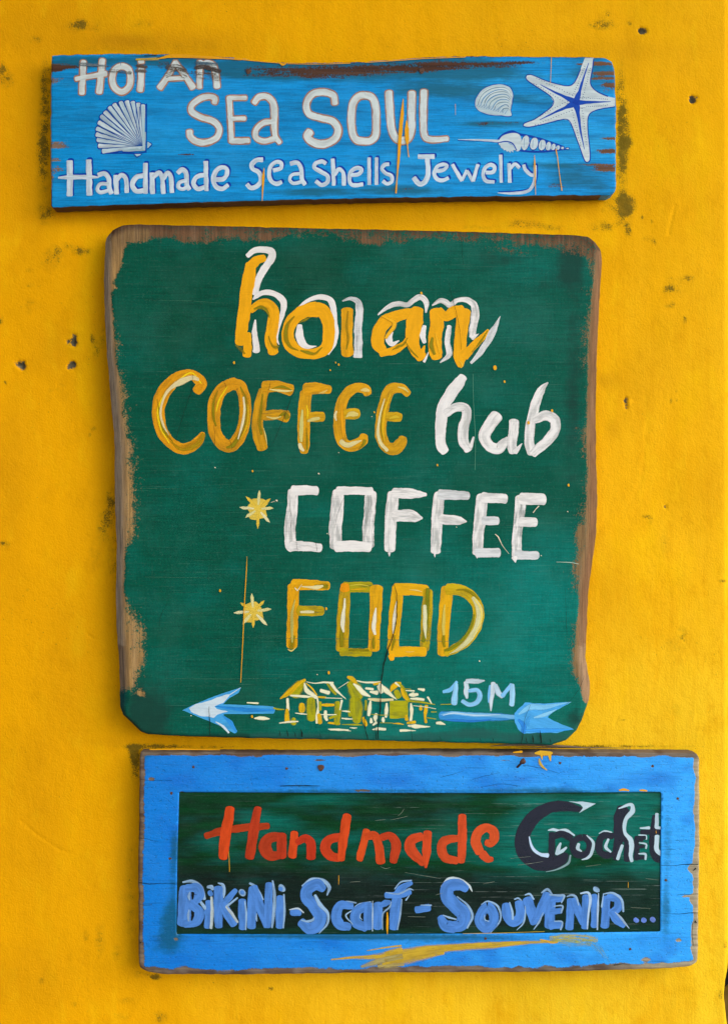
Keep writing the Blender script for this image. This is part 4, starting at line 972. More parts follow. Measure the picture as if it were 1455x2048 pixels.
L2(B4, [('oc','118>122>118>118>84','248,225 232,400 228,600 232,730 232,790', {'c': (222,148,4)}), ('oc','130>112>86','255,190 350,178 475,190', {'c': (226,148,2)}), ('oc','90>110>92','270,460 350,455 410,455', {'c': (214,148,4)}), ('hi','20>46>44>30','215,390 207,520 205,640 205,690', {'c': (210,198,110)}), ('hi','40>50>30','190,720 200,750 225,780', {'c': (226,214,160)}), ('ye','10>24>10','255,340 268,400 262,470'),
        ('hi','24>44>34','270,495 320,480 375,468', {'c': (214,196,110)}), ('hi','8>24>14','375,225 420,215 455,195', {'c': (226,190,90)}), ('ol','10>30>24','255,560 262,680 262,770', {'dry': .2})], 'ochre letter F')
L2(B4, [('oc','84>98>96>104>112>118>116>108>112>108>80','848,225 828,190 725,172 625,262 580,400 574,540 596,680 660,735 750,720 800,680 812,640', {'c': (220,146,4)}), ('oc','104>104>92','640,430 720,425 750,425', {'c': (212,152,6)}), ('ye','20>44>44>20','600,330 600,450 605,560 615,650', {'c': (232,160,6)}), ('hi','20>36>10','545,400 532,450 545,490', {'c': (228,210,150)}),
        ('hi','54>64>50>14','590,695 640,728 710,712 785,684', {'c': (224,208,140)}), ('hi','10>50>62>40','640,455 670,430 710,425 745,430', {'c': (222,200,110)}), ('hi','20>54>30','785,195 825,190 860,200', {'c': (230,200,110)}), ('ol','10>40>50','760,770 810,720 820,680', {'dry': .3})], 'ochre letter E')
L2(B4, [('oc','70>90>108>108>112>116>108>122>110>84','1238,230 1175,178 1070,190 1012,320 980,500 980,640 1030,745 1115,762 1175,700 1188,664', {'c': (216,146,4)}), ('oc','92>98>80','1045,452 1130,455 1160,460', {'c': (204,148,6)}), ('ye','14>34>34>14','1070,230 1020,380 995,560 1010,680', {'c': (232,180,8)}), ('ol','10>20>10','990,380 975,560 1000,700', {'dry': .2}),
        ('hi','10>26>34>40>40','1012,280 968,440 948,600 970,700 1035,780', {'c': (228,214,150)}), ('hi','14>30>14','1145,165 1200,180 1240,212', {'c': (226,206,110)}), ('hy','14>40>20','1060,470 1110,455 1150,460', {'c': (226,190,40)})], 'ochre letter E')
# hub
L2(B5, [('cr','88>112>116>118>108>102','362,120 330,165 242,285 172,420 152,560 145,715'), ('cr','96>104>90','145,700 160,800 185,835'), ('cr','80>86>88>92>104>98>86','205,470 290,412 385,418 400,500 365,620 370,740 415,818', {'thin': .4}), ('cr','40>30>18','440,790 455,740 468,700')], 'white letter h')
L2(B5, [('cr','128>122>112>108>108>96>56>14','690,495 622,590 572,695 620,785 700,815 745,770 775,730 790,700', {'thin': .35}), ('cr','98>98>96>84','862,550 850,660 838,770 850,840', {'thin': .4}), ('cr','50>34>8','870,845 905,800 935,762')], 'white letter u')
L2(B5, [('cr','16>78>96>92>94>98>90','1185,172 1120,245 1060,400 1020,570 1008,700 1010,780 1030,850', {'thin': .4}), ('cr','78>98>100>98>94>96>80','1065,530 1170,490 1248,530 1258,620 1195,720 1100,808 1045,858', {'thin': .4})], 'white letter b')
# COFFEE, white block letters
CO = {'thin': .3, 'cap': 'q'}
L2(B6, [('cr','98>104>112>106>98','608,160 600,350 580,500 588,690 600,700', {'thin': .45}), ('cr','100>96>92','615,150 720,148 835,150'), ('cr','92>96>84','600,690 720,690 870,705', {'thin': .4})], 'white letter C')
L2(B6, [('cr','116>130>124>116','1048,170 1035,350 1020,520 1028,690', {'thin': .5}), ('cr','112>112>112','1362,180 1354,350 1338,520 1345,680', {'thin': .6}), ('cr','92>76>80','1050,155 1200,152 1365,158'), ('cr','110>108>96','1035,695 1180,690 1345,700')], 'white letter O')
L2(B7, [('cr','92>96>90>84','176,110 160,250 152,400 152,530', {'thin': .4}), ('cr','82>76>26','185,100 320,104 425,112', {'thin': .45}), ('cr','88>98>84>18','190,275 290,272 350,285 396,292', {'thin': .45}), ('cr','20>4','146,560 146,585')], 'first white letter F')
L2(B7, [('cr','84>86>84>76','528,112 514,250 507,400 500,545', {'thin': .45}), ('crd','78>72>60','535,112 640,116 745,122', {'thin': .35, 'dry': .12, 'cap': 'f'}), ('cr','76>74>60>12','545,300 630,306 690,312 735,318', {'thin': .4}), ('cr','14>3','492,570 494,592')], 'second white letter F')
L2(B7, [('cr','88>88>84>80','856,128 843,260 828,400 820,555', {'thin': .45}), ('cr','80>76','865,135 1030,142', {'thin': .35}), ('crd','72>64','870,310 970,313', {'thin': .35, 'dry': .14, 'cap': 'f'}), ('crd','76>70','820,555 978,558', {'thin': .3, 'dry': .10, 'cap': 'f'}), ('cr','10>3','816,590 818,600')], 'first white letter E')
L2(B7, [('cr','84>80>74>76','1152,138 1138,300 1122,430 1120,575', {'thin': .65}), ('cr','92>88','1160,142 1322,150', {'thin': .3}), ('cr','74>70','1150,320 1260,323', {'thin': .35}), ('crd','72>60','1122,574 1276,578', {'thin': .3, 'dry': .12, 'cap': 'f'}), ('cr','46>4','1104,596 1110,632')], 'second white letter E')
# FOOD
L2(B8, [('oc','112>112>110>104','660,160 660,300 655,500 646,735', {'c': (226,150,2), 'thin': .3}), ('oc','112>104>82','668,142 800,142 995,155', {'c': (230,156,2), 'thin': .25}), ('oc','100>98>88','720,395 850,395 938,397', {'c': (190,148,4), 'thin': .5}), ('ol','50>80>70','665,640 648,700 645,760', {'dry': .22}), ('ol','20>60>70','870,150 940,155 990,158', {'dry': .3}),
        ('hi','14>30>50>24','745,160 830,168 900,168 945,155', {'c': (230,214,150)}), ('hi','26>32>26','735,408 800,406 855,408', {'c': (228,216,160)}), ('hy','10>34>36>22','678,290 650,420 650,560 650,700', {'c': (190,180,90)}), ('hi','14>14','678,175 700,200', {'c': (232,220,170)}), ('hi','14>6','700,200 745,140', {'c': (232,220,170)}), ('hy','10>20>10','610,770 640,785 680,760', {'dry': .3})], 'orange letter F')
L2(B8, [('oc','104>120>124>126','1165,180 1152,350 1142,500 1133,760', {'c': (200,148,6), 'thin': .45}), ('oc','100>96>110','1160,168 1280,166 1405,168', {'c': (170,144,6), 'thin': .5}), ('oc','80>76>80','1130,795 1280,800 1400,800', {'c': (180,150,4), 'thin': .5}), ('oc','128>118>112>112','1466,180 1462,350 1452,520 1440,760', {'c': (226,154,2), 'thin': .35}), ('or','80>90','1160,150 1160,190', {'c': (234,150,0)}),
        ('ol','40>70>60','1130,560 1130,680 1130,740', {'dry': .25}), ('ye','8>16>8','1210,150 1300,142 1390,155', {'c': (220,200,60)}), ('ye','10>30>10','1220,190 1300,186 1380,184', {'c': (226,170,6)}), ('ol','30>50>30','1200,780 1300,775 1390,780', {'dry': .2}),
        ('hi','20>30>46>50>20','1160,280 1155,360 1145,440 1140,530 1148,600', {'c': (232,224,186)}), ('hi','14>44>48>34','1462,370 1448,470 1440,560 1452,620', {'c': (236,228,196)}), ('ol','20>50>30','1445,640 1440,700 1440,760', {'dry': .2})], 'first orange letter O of FOOD')
L2(B9, [('oc','118>138>138>128','302,200 295,350 272,560 255,880', {'c': (228,158,2), 'thin': .2}), ('oc','140>140>128','290,218 450,215 620,232', {'c': (232,160,2), 'thin': .2}), ('oc','104>128>120>104','645,240 635,450 620,700 605,880', {'c': (196,152,4), 'thin': .5}), ('oc','118>116>110','240,915 430,910 600,915', {'c': (232,160,2), 'thin': .2}), ('or','70>50','235,960 242,1000'),
        ('ol','60>76>70>60','640,210 635,400 615,700 590,800', {'dry': .12, 'c': (128,130,8), 'thin': .25}), ('ol','20>50>26','275,730 265,800 240,900', {'dry': .25}), ('hi','6>30>46>36>8','293,350 275,460 270,540 262,640 252,712', {'c': (236,228,196)}), ('hi','46>54>52>10','610,402 612,520 612,640 620,765', {'c': (226,220,168)}),
        ('hi','6>20>10','440,222 510,226 575,242', {'c': (236,206,110)}), ('hi','8>12>8','400,915 440,918 490,912', {'c': (240,196,90)})], 'second orange letter O of FOOD')
L2(B9, [('oc','140>138>132>124','858,215 842,400 820,650 812,930', {'c': (228,158,2), 'thin': .25}), ('oc','128>126>128>128>128>108>104>84','870,218 1000,222 1125,290 1206,430 1185,620 1080,790 950,880 850,930', {'c': (206,160,6), 'thin': .35}), ('ol','20>50>50>10','960,225 1060,225 1150,270 1225,340', {'dry': .2}), ('ol','30>50>60>60>40','1160,500 1120,650 1020,790 900,880 830,900', {'dry': .15, 'c': (136,134,8), 'thin': .25}),
        ('ol','40>60>40','820,720 820,800 830,860', {'dry': .3}), ('hi','46>88>84>74>54>4','1150,312 1215,430 1205,600 1120,760 1010,870 885,940', {'c': (222,214,150), 'thin': .3}), ('hi','16>24>20>6','1170,330 1235,440 1230,600 1150,740', {'c': (240,214,100)}), ('hi','14>42>44>32','832,390 822,520 818,640 820,722', {'c': (214,190,80)})], 'orange letter D')
# suns, houses, arrow, 15M
def star_motif(crop, cx, cy, tips, body):
    sp = [('hy','poly', body, {'c': (226,192,70), 'thin': .25, 'dry': 0, 'wob': 1.5})]
    for i, (x, y) in enumerate(tips):
        sp.append(('hy','%d>34>36>5' % 20, '%f,%f %f,%f %f,%f %f,%f' % (cx + (x-cx)*.25, cy + (y-cy)*.25, cx + (x-cx)*.55, cy + (y-cy)*.55, cx + (x-cx)*.8, cy + (y-cy)*.8 + (i % 3 - 1) * 2, x, y), {'c': [(222,212,140),(228,190,60),(228,218,160)][i % 3], 'dry': .06, 'thin': .15, 'cap': 'f'}))
    letter(sign2, Z2, crop, sp, None, 'painted_sun', 'pale yellow painted sun', .12, .00003)
star_motif(B6, 272, 330, [(285,150),(155,208),(92,313),(150,412),(268,520),(385,460),(418,322),(392,228)], '240,228 320,232 350,250 372,280 345,300 350,350 362,400 330,420 290,425 250,438 200,425 185,400 190,360 168,330 175,290 195,270 210,235')
star_motif(B8, 275, 400, [(259,228),(150,318),(85,415),(170,526),(272,560),(408,536),(448,380),(380,298)], '240,312 300,305 325,325 352,360 366,390 362,430 372,470 330,480 290,490 250,510 205,505 182,470 185,420 178,370 200,335')
letter(sign2, Z2, B10, [('bl','poly','60,335 130,300 260,245 390,195 550,145 530,190 450,235 400,285 620,293 820,303 832,335 822,362 600,365 400,368 450,430 520,505 500,530 380,465 280,425 150,370', {'ang': -.2, 'wob': .6}), ('bl','10>40>14','330,300 580,330 820,335', {'c': (40,140,215), 'thin': .4}), ('bl','10>40>16','400,380 460,440 510,515', {'c': (50,150,225)}),
        ('pb','poly','118,318 170,285 300,250 430,200 462,200 400,272 330,300 342,322 440,345 350,370 322,400 280,388 215,385 140,352', {'wob': 1.0}), ('pb','10>24>20','340,432 400,470 445,520'), ('pb','6>10>4','430,220 480,190 545,147', {'thin': .3})], None, 'painted_arrowhead', 'light blue painted arrow head and shaft pointing left', .2, .00003)
letter(sign2, Z2, B12, [('lb','30>46>28','155,230 212,212 268,145', {'c': (120,195,235)}), ('lb','40>54>62>58','262,165 256,230 250,280 248,328', {'c': (150,208,238)})], None, 'digit')
letter(sign2, Z2, B12, [('lb','40>48>50>40>24','345,150 352,190 348,220 352,255 356,282', {'c': (200,218,222)}), ('lb','44>48>46>12','355,140 400,136 450,140 505,134', {'c': (200,218,222)}), ('lb','36>46>50>46>44>40','375,220 440,215 467,262 440,320 372,340 318,310', {'c': (140,200,235)})], None, 'digit')
letter(sign2, Z2, B12, [('lb','34>40>30','556,180 548,250 545,315', {'c': (110,185,230)}), ('lb','54>50>34>12','580,160 575,230 562,320 560,392', {'c': (208,222,226)}), ('lb','46>56>50','600,175 625,240 655,268', {'c': (190,214,224)}), ('lb','44>44','660,262 735,172', {'c': (130,195,235)}), ('lb','44>52>52','744,172 744,260 740,340', {'c': (160,210,235)})], None, 'letter')
letter(sign2, Z2, B12, [('db','90>104>88>78>50>40','140,432 300,440 480,445 640,445 750,448 800,440', {'c': (60,150,215)}), ('lb','10>34>40>36>40>20','130,425 220,410 400,425 600,432 760,445 800,440', {'c': (120,190,230), 'dry': .12}), ('pb','6>14>14>6','150,430 240,412 420,430 640,425', {'dry': .2, 'c': (190,218,230)}), ('db','10>30>24>10','160,470 260,475 420,480 560,468', {'c': (40,125,205), 'dry': .1}),
        ('bl','poly','762,415 850,320 1000,330 1250,314 1150,370 1080,410 1045,447 1100,480 1230,532 1272,552 1200,560 1125,582 960,580 840,590 790,545 765,492', {'ang': .3, 'c': (78,172,232), 'wob': 1.2}), ('lb','20>60>50>20>4','800,420 900,360 1020,360 1150,335 1245,318', {'c': (130,202,236), 'dry': .12}), ('lb','14>40>30>8','930,450 1010,430 1060,410 1120,380', {'c': (140,205,235), 'dry': .15}),
        ('db','30>60>50','800,470 840,520 840,570', {'c': (48,140,222), 'dry': .1}), ('db','20>50>40>10','860,560 980,560 1100,560 1240,552', {'c': (60,160,235), 'dry': .12}), ('db','20>50>20','900,440 870,480 880,520', {'c': (70,165,228), 'dry': .2})], None, 'painted_arrow_tail', 'light blue painted arrow shaft with feathered tail', .2, .00003)
Y_, O_, K_ = {'c': (230,182,14), 'dry': .04, 'thin': .3}, {'c': (176,170,14), 'dry': .12, 'thin': .4}, {'c': (238,234,192), 'dry': .08, 'thin': .1}
KD = dict(K_, dry=.30); OD = dict(O_, dry=.28)
def house(crop, sp, lab): letter(sign2, Z2, crop, [('hyh', w if w == 'poly' else '>'.join(str(float(a) * 1.32) for a in w.split('>')), p, o) for w, p, o in sp], None, 'painted_house', lab, .13, .00002)
house(B10, [('70>100','1040,120 990,190',OD),('22>54>50>12','1078,82 1030,120 960,180 876,236',Y_),('10>20>12','1070,100 1000,180 960,215',O_),('12>42>34>12','1075,112 1095,170 1140,205 1185,228',K_),('8>14>12','1090,110 1140,155 1175,205',Y_),('4>8>14>18','1090,98 1160,110 1240,102 1310,108',KD),('26>22>4','1295,110 1335,165 1420,242',K_),('14>26>20','1265,115 1300,160 1335,200',O_),
            ('26>30','1212,170 1275,190',KD),('14>20>10','960,212 1080,220 1185,236',KD),('14>16','1190,224 1250,228',Y_),('6>6','1250,232 1385,236',KD),('20>26','935,240 938,330',KD),('24>36>40','932,330 930,380 932,420',Y_),('40>50','985,410 985,440',OD),('44>54>44','1055,290 1054,310 1052,340',Y_),('66>76>70','1132,250 1130,320 1132,400',O_),('10>20>26>16','1182,238 1192,300 1180,380 1176,440',K_),
            ('36>40','1198,375 1203,435',Y_),('18>28>18','1220,290 1260,292 1318,290',Y_),('24>22','1205,270 1206,330',OD),('26>34>20','1250,345 1250,390 1262,415',K_),('14>20','1275,440 1365,446',Y_),('44>54>50','1350,275 1352,350 1345,440',O_),('20>10','1385,255 1370,330',K_),('20>26','1285,400 1340,380',OD),('8>16>10','868,442 940,432 1022,428',KD),('8>18>8','1275,492 1360,497 1440,498',KD),('8>30>28>6','660,402 700,398 740,402 785,406',K_),
            ('6>12>6','1000,358 1050,364 1095,368',KD),('6>14>8','1385,400 1420,405 1460,408',KD),('12>14','640,378 640,392',dict(Y_, c=(226,150,40))),('12>14>8','820,318 860,326 905,328',OD),('6>10>6','1210,370 1290,372 1340,370',KD),('10>14','600,272 690,276',dict(KD, dry=.5))], 'first painted yellow house')
house(B11, [('100>150>130','235,215 270,260 300,350',O_),('120>150>90','280,400 290,500 300,620',O_),('30>50>40','200,135 240,150 285,195',Y_),('14>50>56>16','262,212 320,260 370,310 445,352',K_),('10>18>20>20','300,175 370,192 460,196 560,190',KD),('26>30','490,215 558,205',Y_),('34>60>54>30>4','555,215 590,260 640,300 690,345 745,388',K_),('40>50','545,240 570,300',K_),('24>30','400,262 475,272',KD),('20>46','450,300 520,312',KD),
            ('20>38>34>26','430,382 500,388 570,392 700,388',dict(K_, c=(226,210,150))),('3>8','90,262 200,190',KD),('24>28','398,400 398,500',OD),('20>42>34','450,405 440,480 432,560',K_),('20>44>26','632,432 628,500 622,580',K_),('30>46>20','515,550 505,590 505,625',K_),('20>36>20','592,590 592,615 596,640',K_),('26>46>40','372,590 385,630 398,670',Y_),('20>36','455,600 458,640',K_),('20>30','480,670 515,645',KD),('12>30>26','475,722 520,715 615,718',K_),
            ('20>46','205,510 225,560',OD),('6>20>8','130,600 180,602 250,605',KD),('6>20>10','130,515 180,518 220,525',KD),('6>14>6','0,730 100,726 230,738',KD),('8>20>8','130,665 300,668 360,672',OD),('6>14>6','220,700 260,705 300,704',KD),('6>10>6','450,550 560,560 650,560',OD)], 'second painted yellow house')
house(B11,      [(w if w != 'poly_' else 'poly', p, o) for w, p, o in [('14>56>60>34','672,300 700,250 745,215 780,205',Y_),('60>70','740,300 760,350',OD),('poly_','665,402 868,400 872,500 868,590 760,600 665,600',O_),('10>36>50>44>46','760,200 800,240 830,310 855,360 872,400',O_),('22>10','730,200 778,244',K_),('30>50>40','800,270 830,340 860,380',Y_),('34>44','850,570 856,610',Y_),('16>26','905,320 930,318',K_),('20>40>26>30','902,435 912,500 908,560 900,622',K_),('26>34','865,650 945,640',Y_),
            ('20>44>30>8','875,680 950,686 1020,690 1112,690',K_),('26>24>6','785,733 850,732 955,735',K_),('10>16','845,286 938,290',K_),('14>34','982,268 1045,278',K_),('30>40>30','892,335 930,335 975,330',K_),('16>28>24','898,376 970,378 1045,388',K_),('24>26>6','890,405 1000,412 1170,442',OD),('22>12','1090,362 1132,430',K_),('30>36','1010,460 1012,495',Y_),('36>40>26>30','1075,460 1065,520 1060,580 1070,640',Y_),('14>10','1085,590 1182,605',OD),
            ('8>10','1235,442 1350,438',OD),('12>14','1130,525 1185,525',OD),('26>36>8','1192,650 1230,650 1285,666',K_),('8>10','820,262 900,272',OD),('6>20>8','700,655 760,655 820,665',dict(Y_, dry=.3)),('8>8','560,645 700,650',OD),('6>8>6','930,455 1060,470 1180,490',KD)]], 'third painted yellow house')
# drips, spots, scratches and cracks on the board
marks(sign2, Z2, 'yellow_drip', B8, [('drip','3>8>8>9>6','213,-130 208,0 190,300 172,700 152,1090', {'dry': .12})], None, 11)
dots = [(989,735,8),(1008,763,4.5),(1103,821,5),(1056,845,6),(505,942,4),(468,725,5),(671,725,3),(677,729,4),(440,1181,5),(652,1217,5),(657,1345,5.5),(1136,970,5),(874,930,4),(748,824,3.5),(660,740,3),(504,1433,5),(842,586,5)]
for x, y, r in dots:
    marks(sign2, Z2, 'paint_spot', PX, [('drip','%.1f' % (r * .8), '%.1f,%.1f %.1f,%.1f' % (x, y - r*.12, x + .3, y + r*.25), {'cap': 'r', 'wob': .4, 'c': (230,165,20)})], None, 11)
for x, y, r in [(430,935,3),(637,947,4),(553,1001,4.5),(1035,995,3),(912,1054,2),(1134,1023,2.5),(634,1349,2.5),(958,1322,3.5),(743,833,2),(677,905,2),(382,1431,2.5),(1081,1111,2.5),(654,1067,2.5)]:
    marks(sign2, Z2, 'paint_spot', PX, [('hi','%.1f' % (r * .8), '%.1f,%.1f %.1f,%.1f' % (x, y, x + .5, y + .4), {'cap': 'r', 'wob': .3})], 'white speck', 11)
marks(sign2, Z2, 'paint_fleck', B6, [('hi','5>4','400,265 440,252')], None, 11)
marks(sign2, Z2, 'paint_fleck', B7, [('hi','10>5>8','1288,200 1262,228 1246,250')], None, 11)
marks(sign2, Z2, 'paint_fleck', B7, [('hi','6>10>4>3','955,415 978,435 1010,500 1060,565', {'dry': .15})], None, 11)
marks(sign2, Z2, 'scratch_mark', PX, [('hi','.9>1.6>1','1112,1124 1140,1125 1156,1128', {'dry': .4, 'c': (190,205,180)})], None, 11)
marks(sign2, Z2, 'scratch_mark', PX, [('hi','1','945,748 946,800 950,880 949,940', {'dry': .45, 'c': (90,150,120)})], None, 11)
for q in ['290,600 380,602 440,606', '290,1154 360,1155 430,1156', '330,1357 450,1358 560,1356', '450,1275 600,1277 760,1279 900,1283 980,1286', '260,976 360,978']:
    marks(sign2, Z2, 'scratch_mark', PX, [('hi','.6>1>.6', q, {'dry': .40, 'c': (60,118,92), 'thin': .5})], None, 2)
def crack(sign, z, q, w, crop=PX, lay=16):
    LN[0] += 1
    w = '>'.join(str(float(a) * (.55 if float(a) < 1.45 else .85)) for a in str(w).split('>'))
    tr = T(crop); P, Wd, _ = smooth_path(tr(q), [float(a) * crop[2] for a in str(w).split('>')], 0, 3)
    d = np.gradient(P, axis=0); d /= np.maximum(np.hypot(d[:, 0], d[:, 1])[:, None], 1e-6); n = np.stack([-d[:, 1], d[:, 0]], -1)
    hw = Wd / 2 * (.6 + .8 * N3(np.arange(len(P)) / 2.1, np.full(len(P), LN[0] * 3.1))); P = P + n * ((N1.fbm(np.arange(len(P)) / 3.0, np.full(len(P), LN[0] * 1.7), 2) - .5) * 2.2)[:, None]
    zz = z + .00014 + lay * .00013
    V = []
    for sgn in (-1, 1):
        q_ = P + n * (hw * sgn)[:, None]; V.append(np.stack([wx(q_[:, 0], zz), np.full(len(q_), -zz), wz(q_[:, 1], zz)], -1))
    m = len(P); V = np.vstack(V)
    return mesh_obj('crack', V, orient_all(V, [(i, i+1, m+i+1, m+i) for i in range(m-1)]), M_CRACK, sign)
crack(sign2, Z2, '788,1169 793,1190 792,1240 784,1275 775,1300 768,1325 764,1350 761,1380 760,1420 756,1450 756,1478', '1.2>1.6>2>2.4>2.6>2.6>2.4>2')
crack(sign2, Z2, '732,1415 729,1450 735,1478', '1>2>1.5'); crack(sign2, Z2, '749,1450 752,1478', '1.2>1.8'); crack(sign2, Z2, '820,1440 824,1482', '.8>1.2'); crack(sign2, Z2, '418,1412 419,1440 420,1472', '.8>1.6>1.4')
crack(sign2, Z2, '897,566 905,600 915,640 920,670 922,700', '.8>1.4>1.2>.8'); crack(sign2, Z2, '921,463 923,500 926,530', '1>1.2>.7'); crack(sign2, Z2, '590,775 570,830 553,870 544,890', '1.2>1.4>.8')
crack(sign2, Z2, '386,750 383,780 366,830 352,880', '.9>1.2>1>.8'); crack(sign2, Z2, '541,765 535,790 532,820', '.9>1>.7'); crack(sign2, Z2, '447,760 453,775', '.8>1.2'); crack(sign2, Z2, '428,850 430,890', '1>.8'); crack(sign2, Z2, '460,880 464,896', '.9')
crack(sign2, Z2, '578,1003 582,1030 581,1055', '.8>1>.7'); crack(sign2, Z2, '688,995 676,1025 671,1050', '.8>1>.7'); crack(sign2, Z2, '592,1083 595,1102', '1'); crack(sign2, Z2, '631,1083 634,1102', '1')
crack(sign2, Z2, '1130,1180 1131,1230 1133,1270', '.6>1>.6'); crack(sign2, Z2, '1168,1350 1158,1375 1145,1395 1130,1410', '.6>1.2>1>.6'); crack(sign2, Z2, '1060,1410 1050,1435 1045,1465 1042,1488', '.9>1.1>1.4>1.6'); crack(sign2, Z2, '335,1205 322,1230 318,1255', '.6>1>.6')
for x, h_, w_ in [(1065,16,2.6),(1080,26,3.6),(1052,12,2),(575,14,2),(603,16,3),(590,10,1.6),(560,12,1.8),(640,9,1.5),(880,9,1.4),(960,8,1.3),(985,10,1.5),(1100,10,1.6)]:
    b = float(yb2(x)) - 3
    crack(sign2, Z2, '%f,%f %f,%f %f,%f' % (x - 1.5, b - h_, x, b - h_ * .5, x + 1, b), '.6>%.1f>%.1f' % (w_, w_ * .8))

# ------------------------------------------------------------------ lettering of sign 3
def L3(crop, spec, mode=None, label=None, name='letter', inc=.4): return letter(sign3, ZP, crop, spec, mode, name, label, inc)
for crop, lst in [
 (C1, [('rd','48>64>60>54','290,372 420,332 620,302 790,292', {'c': (178,60,22)}), ('rd','74>86>90>70','487,152 465,270 440,430 430,545'), ('rd','62>80>78','708,150 680,300 645,540', {'c': (186,58,24)})]),
 (C1, [('rd','66>84>108>90>60','880,376 800,392 766,460 805,528 880,530', {'c': (178,58,24)}), ('rd','80','902,368 902,535', {'c': (184,56,24)})]),
 (C1, [('rd','68','1005,350 988,535'), ('rd','50>66>76>74','1030,425 1090,390 1135,430 1138,545', {'c': (188,52,22)})]),
 (C1, [('rd','66>78>84>80>60','1370,378 1285,404 1254,470 1298,532 1365,550', {'c': (200,62,24)}), ('rd','72>76>58','1428,210 1402,380 1380,560')]),
 (C2, [('rd','58>64>60','213,330 185,450 158,560', {'c': (216,80,26)}), ('rd','60>70>70>76','215,375 280,372 312,450 325,580', {'c': (206,72,26)}), ('rd','56>60>82>66','335,382 400,370 450,430 430,575', {'c': (196,64,26)})]),
 (C2, [('rd','66>82>88>84>60','655,376 575,408 565,470 618,540 672,590', {'c': (206,72,30)}), ('rd','64>74>22','705,345 697,500 690,625', {'c': (210,74,30)})]),
 (C2, [('rd','58>74>76>76>60','950,390 842,412 818,470 852,550 940,572', {'c': (206,76,32)}), ('rd','68>72>64','985,212 985,400 975,575', {'c': (214,78,34)})]),
 (C2, [('rd','50>66>80>76>72>76>80>78','1180,425 1215,430 1243,390 1235,335 1180,305 1112,345 1095,420 1125,500', {'c': (216,84,36)}), ('rd','76>60>40','1150,520 1190,555 1225,560', {'c': (210,78,36)})])]:
    L3(crop, lst, 'dark', 'orange-red letter')
bk = lambda w, q, **k: ('bk', w, q, k)
widen = lambda w, f: w if w == 'poly' else '>'.join(str(float(a) * f) for a in w.split('>'))
pg = lambda w, q, **k: ('pg', widen(w, 1.22), q, k)
for lst in [
 [bk('44>90>100>120>126>126>130>132>112>92>50','686,165 570,142 425,150 290,230 205,350 182,450 220,555 320,625 430,630 530,592 560,552'), pg('poly','585,98 700,100 818,115 740,160 668,200 706,152 680,122 630,108'), pg('8>22>25>32','245,400 272,490 335,548 404,560', c=(196,216,236)), pg('14>20>10>4','598,560 580,625 480,680 390,700', c=(130,160,160))],
 [pg('8>22>22>26>12','408,345 450,338 500,350 560,345 632,388'), bk('56','440,375 436,590'), bk('50>62>60','445,402 525,378 600,412'), pg('14>34>26','515,455 495,500 482,548'), pg('16>26>16','485,548 530,520 562,492'), bk('20>40','590,420 625,460')],
 [bk('56>62>60>62>62>58>56','700,405 755,440 752,525 690,560 630,525 622,450 700,405'), pg('8>22>26>20>6','738,388 792,450 778,540 745,580 695,597'), pg('22>28>12','668,462 660,500 692,524')],
 [pg('6>16>8','842,372 890,352 952,362'), bk('46>60>66>62>62>40','958,398 885,390 842,450 852,528 915,558 975,548'), pg('18>26>14','922,422 900,488 942,530')],
 [bk('112>96>84>80>62','1048,168 1015,250 1012,400 1002,480 985,585'), bk('50>60>60>54','1020,420 1080,420 1085,520 1082,600'), bk('40>40','950,385 1020,392'), pg('8>30>40>30>26>36>38>34>26','1010,158 1118,126 1128,180 1072,250 1062,360 1112,425 1120,500 1112,560 1122,608'), pg('24>28','1040,475 1002,590')],
 [pg('8>16>14','1180,385 1240,390 1245,420'), bk('46','1165,405 1163,590'), bk('34','1165,412 1235,406'), bk('34>28','1165,490 1225,482'), bk('40>34','1165,582 1230,578'), pg('8>14>12','1185,452 1245,465 1243,500'), pg('10>20>14','1182,545 1238,550 1240,595'), bk('26','1195,425 1215,428')],
 [bk('44>60>62>62>50','1322,225 1308,350 1302,500 1332,585 1400,592'), bk('38>50','1205,362 1400,358'), pg('26>32','1337,205 1336,320'), pg('12>22','1195,326 1272,324'), pg('22','1330,322 1400,328'), pg('34>36>26','1340,395 1336,510 1395,565')]]:
    L3(C3, lst, None, 'black letter edged in pale blue')
pw = lambda w, q, **k: ('pw', w, q, k)
ph = lambda w, q, **k: ('ph', widen(w, 1.3), q, dict({'dry': .12}, **k))
dk = lambda w, q: ('blob', w, q, {'c': (18,24,22), 'cap': 'r'})
